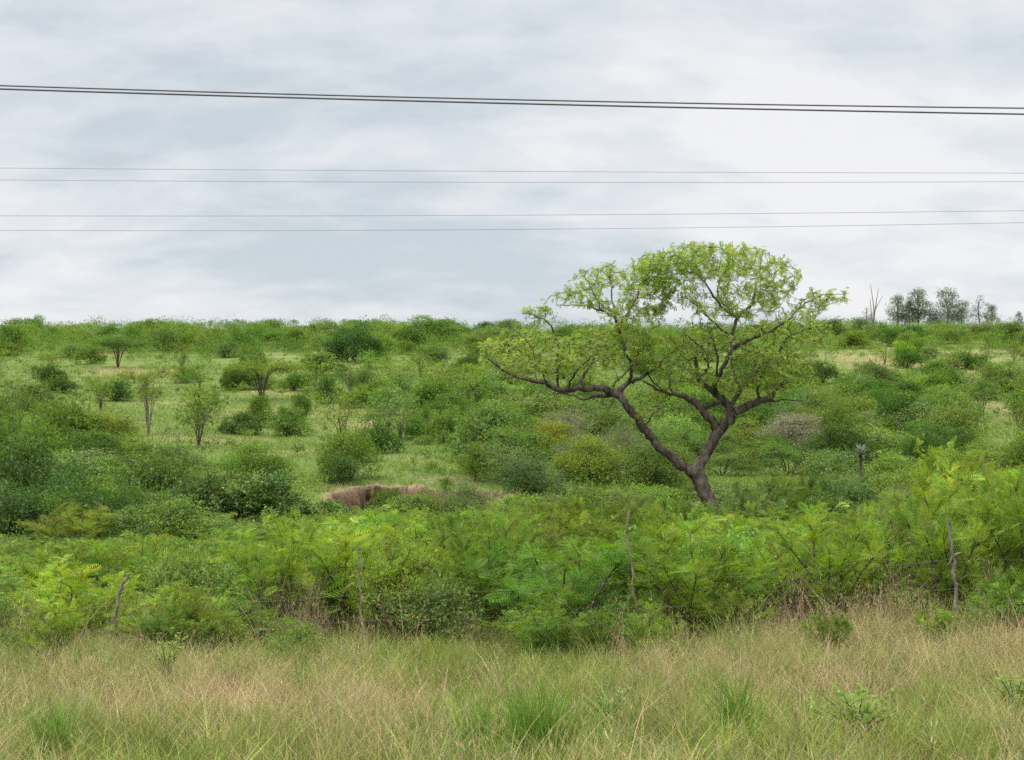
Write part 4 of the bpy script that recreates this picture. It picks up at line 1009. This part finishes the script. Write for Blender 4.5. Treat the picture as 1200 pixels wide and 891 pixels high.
# tall dry clumps and arching stems along the fence line
cl = [(x_, y_, n_) for x_, y_, n_ in zip(rng.uniform(-11, 11, 150), 21.0 + rng.normal(0, 1.2, 150), rng.integers(6, 26, 150))]
cl += [(world(px_, d_), d_, 46) for px_, d_ in ((1068, 20.6), (1050, 20.4), (1090, 20.8), (735, 20.2), (785, 20.6), (330, 20.9), (350, 20.6), (1010, 20.3), (60, 20.2), (240, 20.6), (1160, 20.4), (930, 20.4))]
for x_, y_, n_ in cl:
    x = x_ + rng.normal(0, .16, n_); y = y_ + rng.normal(0, .14, n_)
    h = rng.uniform(.5, 1.0, n_) * rng.uniform(.65, 1.25); c = pick(n_, (S1, S2, S3), (.4, .35, .25)) * tints(n_, .12, 0)
    blades(mb, x, y, h, rng.uniform(.005, .010, n_), rng.uniform(.05, .9, n_) ** 1.3, c, 6)
    hx = np.repeat(x, 3); hy = np.repeat(y, 3); n = len(hx)
    s = rng.uniform(.03, .07, n)
    scatter(mb, LEAF_V, LEAF_Q, frames(rdir(n, 1.5), rdir(n)), np.stack([hx + rng.normal(0, .05, n), hy + rng.normal(0, .05, n), gz(hx, hy) + np.repeat(h, 3) * rng.uniform(.6, .95, n)], -1), np.stack([s, s * .14, s], -1), np.repeat(c, 3, 0))
stuff('dry_grass', mb, [M_grass])
# meadow grass on the far side of the stream
mb = MB()
n = 240000; y = 70.5 + 180 * rng.random(n) ** 1.5; x = rng.uniform(-1, 1, n) * (.38 * y + 4)
k = (bank_mask(x) < .1) | (y > bank_y(x) + .05 + np.abs(rng.normal(0, 1.3, n)) * (wob(x, y, 2.2, 3.0) > -.1)); x, y = x[k], y[k]; n = len(x)
dry = wob(x, y, 26, 2.0) * .55 + wob(x, y, 8, 6.0) * .35 + rng.normal(0, .28, n) + dry_patch(x, y) * 1.1 > .78
c = np.where(dry[:, None], pick(n, (S1, S3, S2), (.5, .25, .25)) * np.array([.72, .78, .72]), pick(n, (G1, G2, (.12, .16, .036)), (.40, .25, .35)) * np.array([.72, .86, .64])) * tints(n, .08, .0)
blades(mb, x, y, rng.uniform(.10, .32, n) * np.where(dry, 1.25, 1.0), rng.uniform(.018, .045, n) * np.clip(y / 85, 1, 2.6), rng.uniform(.2, 1., n), c, 1)
stuff('meadow_grass', mb, [M_grass])

# ------------------------------------------------------------------ weeds in the verge
def weed(name, px_, d, wpx, hpx, tone_c, lab, leaflets, size, asp=.5, up=.6, n_st=6, cat='plant'):
    x = world(px_, d); w_, h = wpx / F * d, hpx / F * d
    o = empty(name, (x, d, float(gz(x, d)) - .01)); tag(o, lab, cat)
    st, fo = MB(), MB()
    for i in range(n_st):
        a = i * 2.399; e_ = np.array([math.cos(a) * w_ * .5 * rng.uniform(.2, 1), math.sin(a) * w_ * .5 * rng.uniform(.2, 1), h * rng.uniform(.6, 1)])
        pp = spline([(0, 0, 0), e_ * np.array([.35, .35, .6]), e_], .05); tube(st, pp, np.linspace(.008, .003, len(pp)), 4)
        t = np.linspace(.25, 1, leaflets); ii = np.minimum((t * (len(pp) - 1)).astype(int), len(pp) - 1); p0 = np.repeat(pp[ii], 2, 0)
        ax = unit(e_); lat = unit(np.cross(ax, [0, 0, 1.]) + 1e-3); sg = np.tile([1, -1], leaflets)[:, None]; m_ = len(p0)
        s = size * np.exp(rng.normal(0, .18, m_))
        scatter(fo, LEAF_V, LEAF_Q, frames(unit(sg * lat + ax * .4 + rdir(m_) * .3), unit(np.array([0, -.3, up]) + rdir(m_) * .5)), p0, np.stack([s, s * asp, s], -1), tints(m_, .12, .06))
    child('stem', st.mesh('stem', [M_scrubstem]), o); child('foliage', fo.mesh('foliage', [M_leaf]), o, tone_c)
M_scrubstem = bark_material('green_stem', (.08, .10, .03), (.14, .15, .06), 12)
weed('glaucous_plant', 662, 20.6, 62, 40, (.16, .22, .14), 'pale blue-green plant with paired round leaflets in the grass right of the rusty stake', 7, .085)
weed('glaucous_plant', 690, 21.0, 46, 62, (.15, .215, .125), 'taller pale blue-green plant with paired leaflets left of the crooked post', 7, .09, n_st=5)
weed('glaucous_plant', 325, 20.3, 56, 34, (.14, .20, .12), 'broad pale-leaved plant in the grass left of the pale fence post', 4, .13, .6)
weed('glaucous_plant', 60, 20.5, 60, 38, (.14, .20, .11), 'pale-leaved plant in the grass left of the leaning fence post', 5, .11, .55)
weed('glaucous_plant', 835, 21.6, 74, 50, (.075, .14, .035), 'dark glossy leafy plant at the thicket edge right of the crooked post', 7, .12, .6, n_st=14)
weed('low_weed', 195, 16.5, 64, 66, (.20, .30, .05), 'small bright leafy weed in the grass right of the leaning fence post', 9, .05, .5, n_st=20)
weed('low_weed', 1005, 11.2, 120, 70, (.19, .29, .07), 'broad low leafy weed in the dry grass at the lower right', 9, .05, .6, n_st=34)
weed('low_weed', 712, 12.2, 60, 60, (.18, .27, .07), 'tiny leafy weed in the dry grass at the bottom middle', 7, .042, .55, n_st=18)
weed('low_weed', 1190, 13.0, 84, 64, (.18, .27, .07), 'leafy weed in the dry grass at the right edge', 8, .05, .55, n_st=24)
def tussock(px_, d, wpx, hpx, n, lab, lean=.45):
    x = world(px_, d); w_, h = wpx / F * d, hpx / F * d; mb = MB()
    xx = x + rng.normal(0, w_ * .13, n); yy = d + rng.normal(0, w_ * .13, n)
    blades(mb, xx, yy, rng.uniform(.5, 1.05, n) * h, rng.uniform(.010, .018, n), rng.uniform(.05, lean * 1.6, n), tints(n, .15, .06) * np.array((.115, .205, .036)), 4)
    o = bpy.data.objects.new('grass_tussock', mb.mesh('grass_tussock', [M_grass])); COL.objects.link(o); tag(o, lab, 'grass tussock')
    z = float(gz(x, d)); v = np.array((x, d, z))
    me = o.data; a = np.empty(len(me.vertices) * 3, np.float32); me.vertices.foreach_get('co', a); a = a.reshape(-1, 3) - v; me.vertices.foreach_set('co', a.astype(np.float32).ravel()); o.location = v
tussock(866, 11.5, 84, 108, 170, 'clump of broad dark green grass standing in the dry grass at the lower right')
tussock(632, 10.3, 150, 120, 420, 'wide fresh green grass clump at the bottom middle')
tussock(560, 10.6, 80, 96, 160, 'smaller fresh green grass clump left of the wide one at the bottom')
tussock(70, 10.2, 100, 96, 200, 'fresh green grass clump at the bottom left corner')

# dry twig tangles among the shrubs
def tangle(px_, d, wpx, hpx, n, lab):
    x = world(px_, d); w_, h = wpx / F * d, hpx / F * d; mb = MB()
    for i in range(n):
        b = np.array([rng.normal(0, w_ * .12), rng.normal(0, w_ * .12), 0]); a = rng.uniform(0, 6.283)
        e_ = b + np.array([math.cos(a) * w_ * .5 * rng.random(), math.sin(a) * w_ * .4 * rng.random(), h * rng.uniform(.45, 1.05)])
        pp = spline([b, (b + e_) / 2 + rng.normal(0, .08, 3), e_], .1); tube(mb, pp, np.linspace(.007, .002, len(pp)), 3)
        for _ in range(3):
            k = rng.integers(len(pp) // 3, len(pp)); q_ = pp[k] + rdir(1, .4)[0] * rng.uniform(.1, .35); tube(mb, spline([pp[k], (pp[k] + q_) / 2 + rng.normal(0, .02, 3), q_], .1), .0025, 3)
    o = bpy.data.objects.new('dry_shrub', mb.mesh('dry_shrub', [M_dry])); COL.objects.link(o); o.location = (x, d, float(gz(x, d)) - .02); tag(o, lab, 'shrub')
tangle(335, 21.2, 110, 110, 60, 'dry leafless twig tangle left of the pale fence post')
tangle(365, 21.0, 60, 90, 34, 'narrow dry twig tangle touching the pale fence post side')
tangle(225, 23.0, 110, 90, 40, 'dry twigs poking through the shrubs right of the leaning post')
tangle(1078, 21.6, 90, 96, 46, 'dry brown twig tangle left of the forked post')
tangle(1045, 25.0, 110, 120, 50, 'taller grey-brown twig tangle behind the one by the forked post')
tangle(782, 20.8, 46, 90, 26, 'thin dry stalks right of the crooked post')
tangle(920, 21.5, 70, 86, 30, 'dry stalks at the thicket edge right of the glossy plant')

# ------------------------------------------------------------------ fence
fence = empty('wire_fence', (0, 20.2, 0)); tag(fence, 'wire fence of crooked weathered branch posts along the grass edge', 'fence')
FL = np.array(fence.location)
FD = 20.2
def post(pts, r, mat=None, extra=(), d=FD, lab=None, name='fence_post'):
    mb = MB()
    w3 = [pix(a, b, d) for a, b in pts]
    foot = w3[0].copy(); foot[2] = float(gz(foot[0], d)) - .25; foot[0] += (w3[0][0] - w3[1][0]) * .3
    pp = spline([foot] + w3, .05); pp[2:-1] += rng.normal(0, .005, (len(pp) - 3, 3)) + (np.sin(np.arange(2, len(pp) - 1) * .75 + pts[0][0]) * .012)[:, None] * np.array([1, .6, 0])
    pp -= FL
    tube(mb, pp, np.linspace(r * 1.15, r * .8, len(pp)), 9, rough=.14, closed=True)
    for a, b, rr in extra:
        e_ = spline([pix(*a, d) - FL, (pix(*a, d) + pix(*b, d)) / 2 - FL + [0, -.01, .01], pix(*b, d) - FL], .04); tube(mb, e_, np.linspace(rr, rr * .6, len(e_)), 6, rough=.1, closed=True)
    o = child(name, mb.mesh(name, [mat or M_grey], True), fence)
    if lab: o['label'] = lab
post([(145, 765), (138, 738), (136, 715), (140, 696), (150, 672)], .028, lab='leaning grey post')
post([(425, 750), (423, 710), (421, 675), (422, 640)], .016, lab='straight pale post')
post([(748, 728), (742, 690), (740, 655), (736, 640), (735, 622), (737, 598)], .016, lab='crooked thin post')
post([(1120, 705), (1118, 668), (1117, 650), (1114, 630), (1111, 608)], .026, extra=(((1117, 652), (1126, 648), .02), ((1117, 650), (1112, 662), .018)), lab='post with a forked stub')
post([(458, 742), (451, 722), (445, 704)], .013, M_rust, lab='short rusty steel stake', name='stake')
post([(-190, 760), (-188, 700), (-190, 640)], .03)
post([(1440, 745), (1436, 690), (1438, 630)], .03)
for hts in ((728, 709, 696, 681, 655), (752, 738, 727, 712, 690)):
    pts = [pix(a, b, FD - .04) for a, b in zip((-190, 140, 423, 740, 1117), hts)]
    pts.append(pix(1438, hts[-1] - 6, FD - .04))
    pp = []
    for a, b in zip(pts[:-1], pts[1:]):
        t = np.linspace(0, 1, 24, endpoint=False)[:, None]; s_ = a + (b - a) * t; s_[:, 2] -= .05 * 4 * (t * (1 - t))[:, 0]; pp.append(s_)
    pp = np.concatenate(pp + [pts[-1][None]]) - FL
    mb = MB(); tube(mb, pp, .0013, 4)
    for k in range(4, len(pp) - 2, 3): tube(mb, np.array([pp[k] + [0, .02, .022], pp[k] + [.012, 0, 0], pp[k] + [0, -.02, -.022]]), .0015, 3)
    child('barbed_wire', mb.mesh('barbed_wire', [M_barb]), fence)

# ------------------------------------------------------------------ overhead lines
def overhead(name, d, a, b, c, r, mat, lab, cat, group):
    # sagging curve through what is seen at the two edges and the middle, carried on well past the frame
    px_ = np.linspace(-1900, 3100, 160); t = px_ / 600 - 1
    py_ = b + (c - a) / 2 * t + ((a + c) / 2 - b) * t * t
    p = np.stack([(px_ - CX) / F * d, np.full(len(t), d), EYE - (py_ - CY) / F * d], -1)
    mb = MB(); m_ = p[80].copy(); tube(mb, p - m_, r, 6)
    o = bpy.data.objects.new(name, mb.mesh(name, [mat], True)); COL.objects.link(o); o.location = m_; tag(o, lab, cat, group)
G_ = 'overhead lines crossing the sky'
overhead('overhead_cable', 13.0, 100.5, 117, 127, .0070, M_cable, 'upper of the two thick black cables crossing the upper sky', 'cable', G_)
overhead('overhead_cable', 13.0, 104.5, 121.5, 134, .0080, M_cable, 'lower of the two thick black cables crossing the upper sky', 'cable', G_)
overhead('power_line', 24.0, 197, 201, 203, .0042, M_wire, 'highest of the four thin grey wires below the thick cables', 'power line', G_)
overhead('power_line', 24.0, 211, 213.8, 213, .0042, M_wire, 'second highest of the four thin grey wires below the thick cables', 'power line', G_)
overhead('power_line', 24.0, 253, 252.3, 247, .0042, M_wire, 'third of the four thin grey wires, above the lowest', 'power line', G_)
overhead('power_line', 24.0, 270, 269, 261, .0042, M_wire, 'lowest thin grey wire just above the spreading tree', 'power line', G_)

# ------------------------------------------------------------------ a label of its own for every scattered plant
ORD = 'first second third fourth fifth sixth seventh eighth ninth tenth eleventh twelfth thirteenth fourteenth fifteenth sixteenth seventeenth eighteenth nineteenth twentieth'.split()
ZC = {'near': ((138, 'behind fence left of leaning post'), (422, 'between leaning and straight fence post'), (740, 'between straight and crooked fence post'), (930, 'behind fence right of crooked post'), (1117, 'behind fence left of forked post'), (9e9, 'behind fence right of forked post')),
      'creek': ((100, 'in the scrub at the left edge'), (210, 'in the scrub left of the pale-tipped bushes'), (400, 'in the scrub around the pale-tipped bushes'), (570, 'by the eroded bank'), (700, 'in the scrub left of the tree trunk'), (830, 'in the scrub behind the tree trunk'), (1000, 'in the scrub left of the aloe'), (9e9, 'in the scrub right of the aloe')),
      'hill': ((90, 'on the slope at the left edge'), (174, 'on the slope left of the bare-stemmed tree'), (306, 'on the slope left of the middle thorn tree'), (420, 'on the slope right of the middle thorn tree'), (560, 'on the slope above the eroded bank'), (700, 'on the slope behind the spreading crown'), (880, 'on the slope behind the tree limbs'), (1000, 'on the slope right of the spreading tree'), (1090, 'on the slope below the gum trees'), (9e9, 'on the slope at the right edge')),
      'crest': ((9e9, 'on the crest by the gum trees'),)}
cells = {}
for o, noun, tone, px_, zone, cat, group in placed:
    col = next(t for e_, t in ZC[zone] if px_ < e_)
    cells.setdefault((noun, tone, col), []).append((px_, o, cat, group))
for (noun, tone, col), it in cells.items():
    it.sort(key=lambda a: a[0])
    for k, (px_, o, cat, group) in enumerate(it):
        n = len(it)
        if n == 1: lab = f'the only {WORD[tone]} {noun} {col}'
        elif n == 2: lab = f'{"left" if k == 0 else "right"} of two {WORD[tone]} {noun}s {col}'
        else: lab = f'{ORD[k]} {WORD[tone]} {noun} from left, {col}'
        tag(o, lab.replace('bushs', 'bushes'), cat, group)
print('things', len(placed))
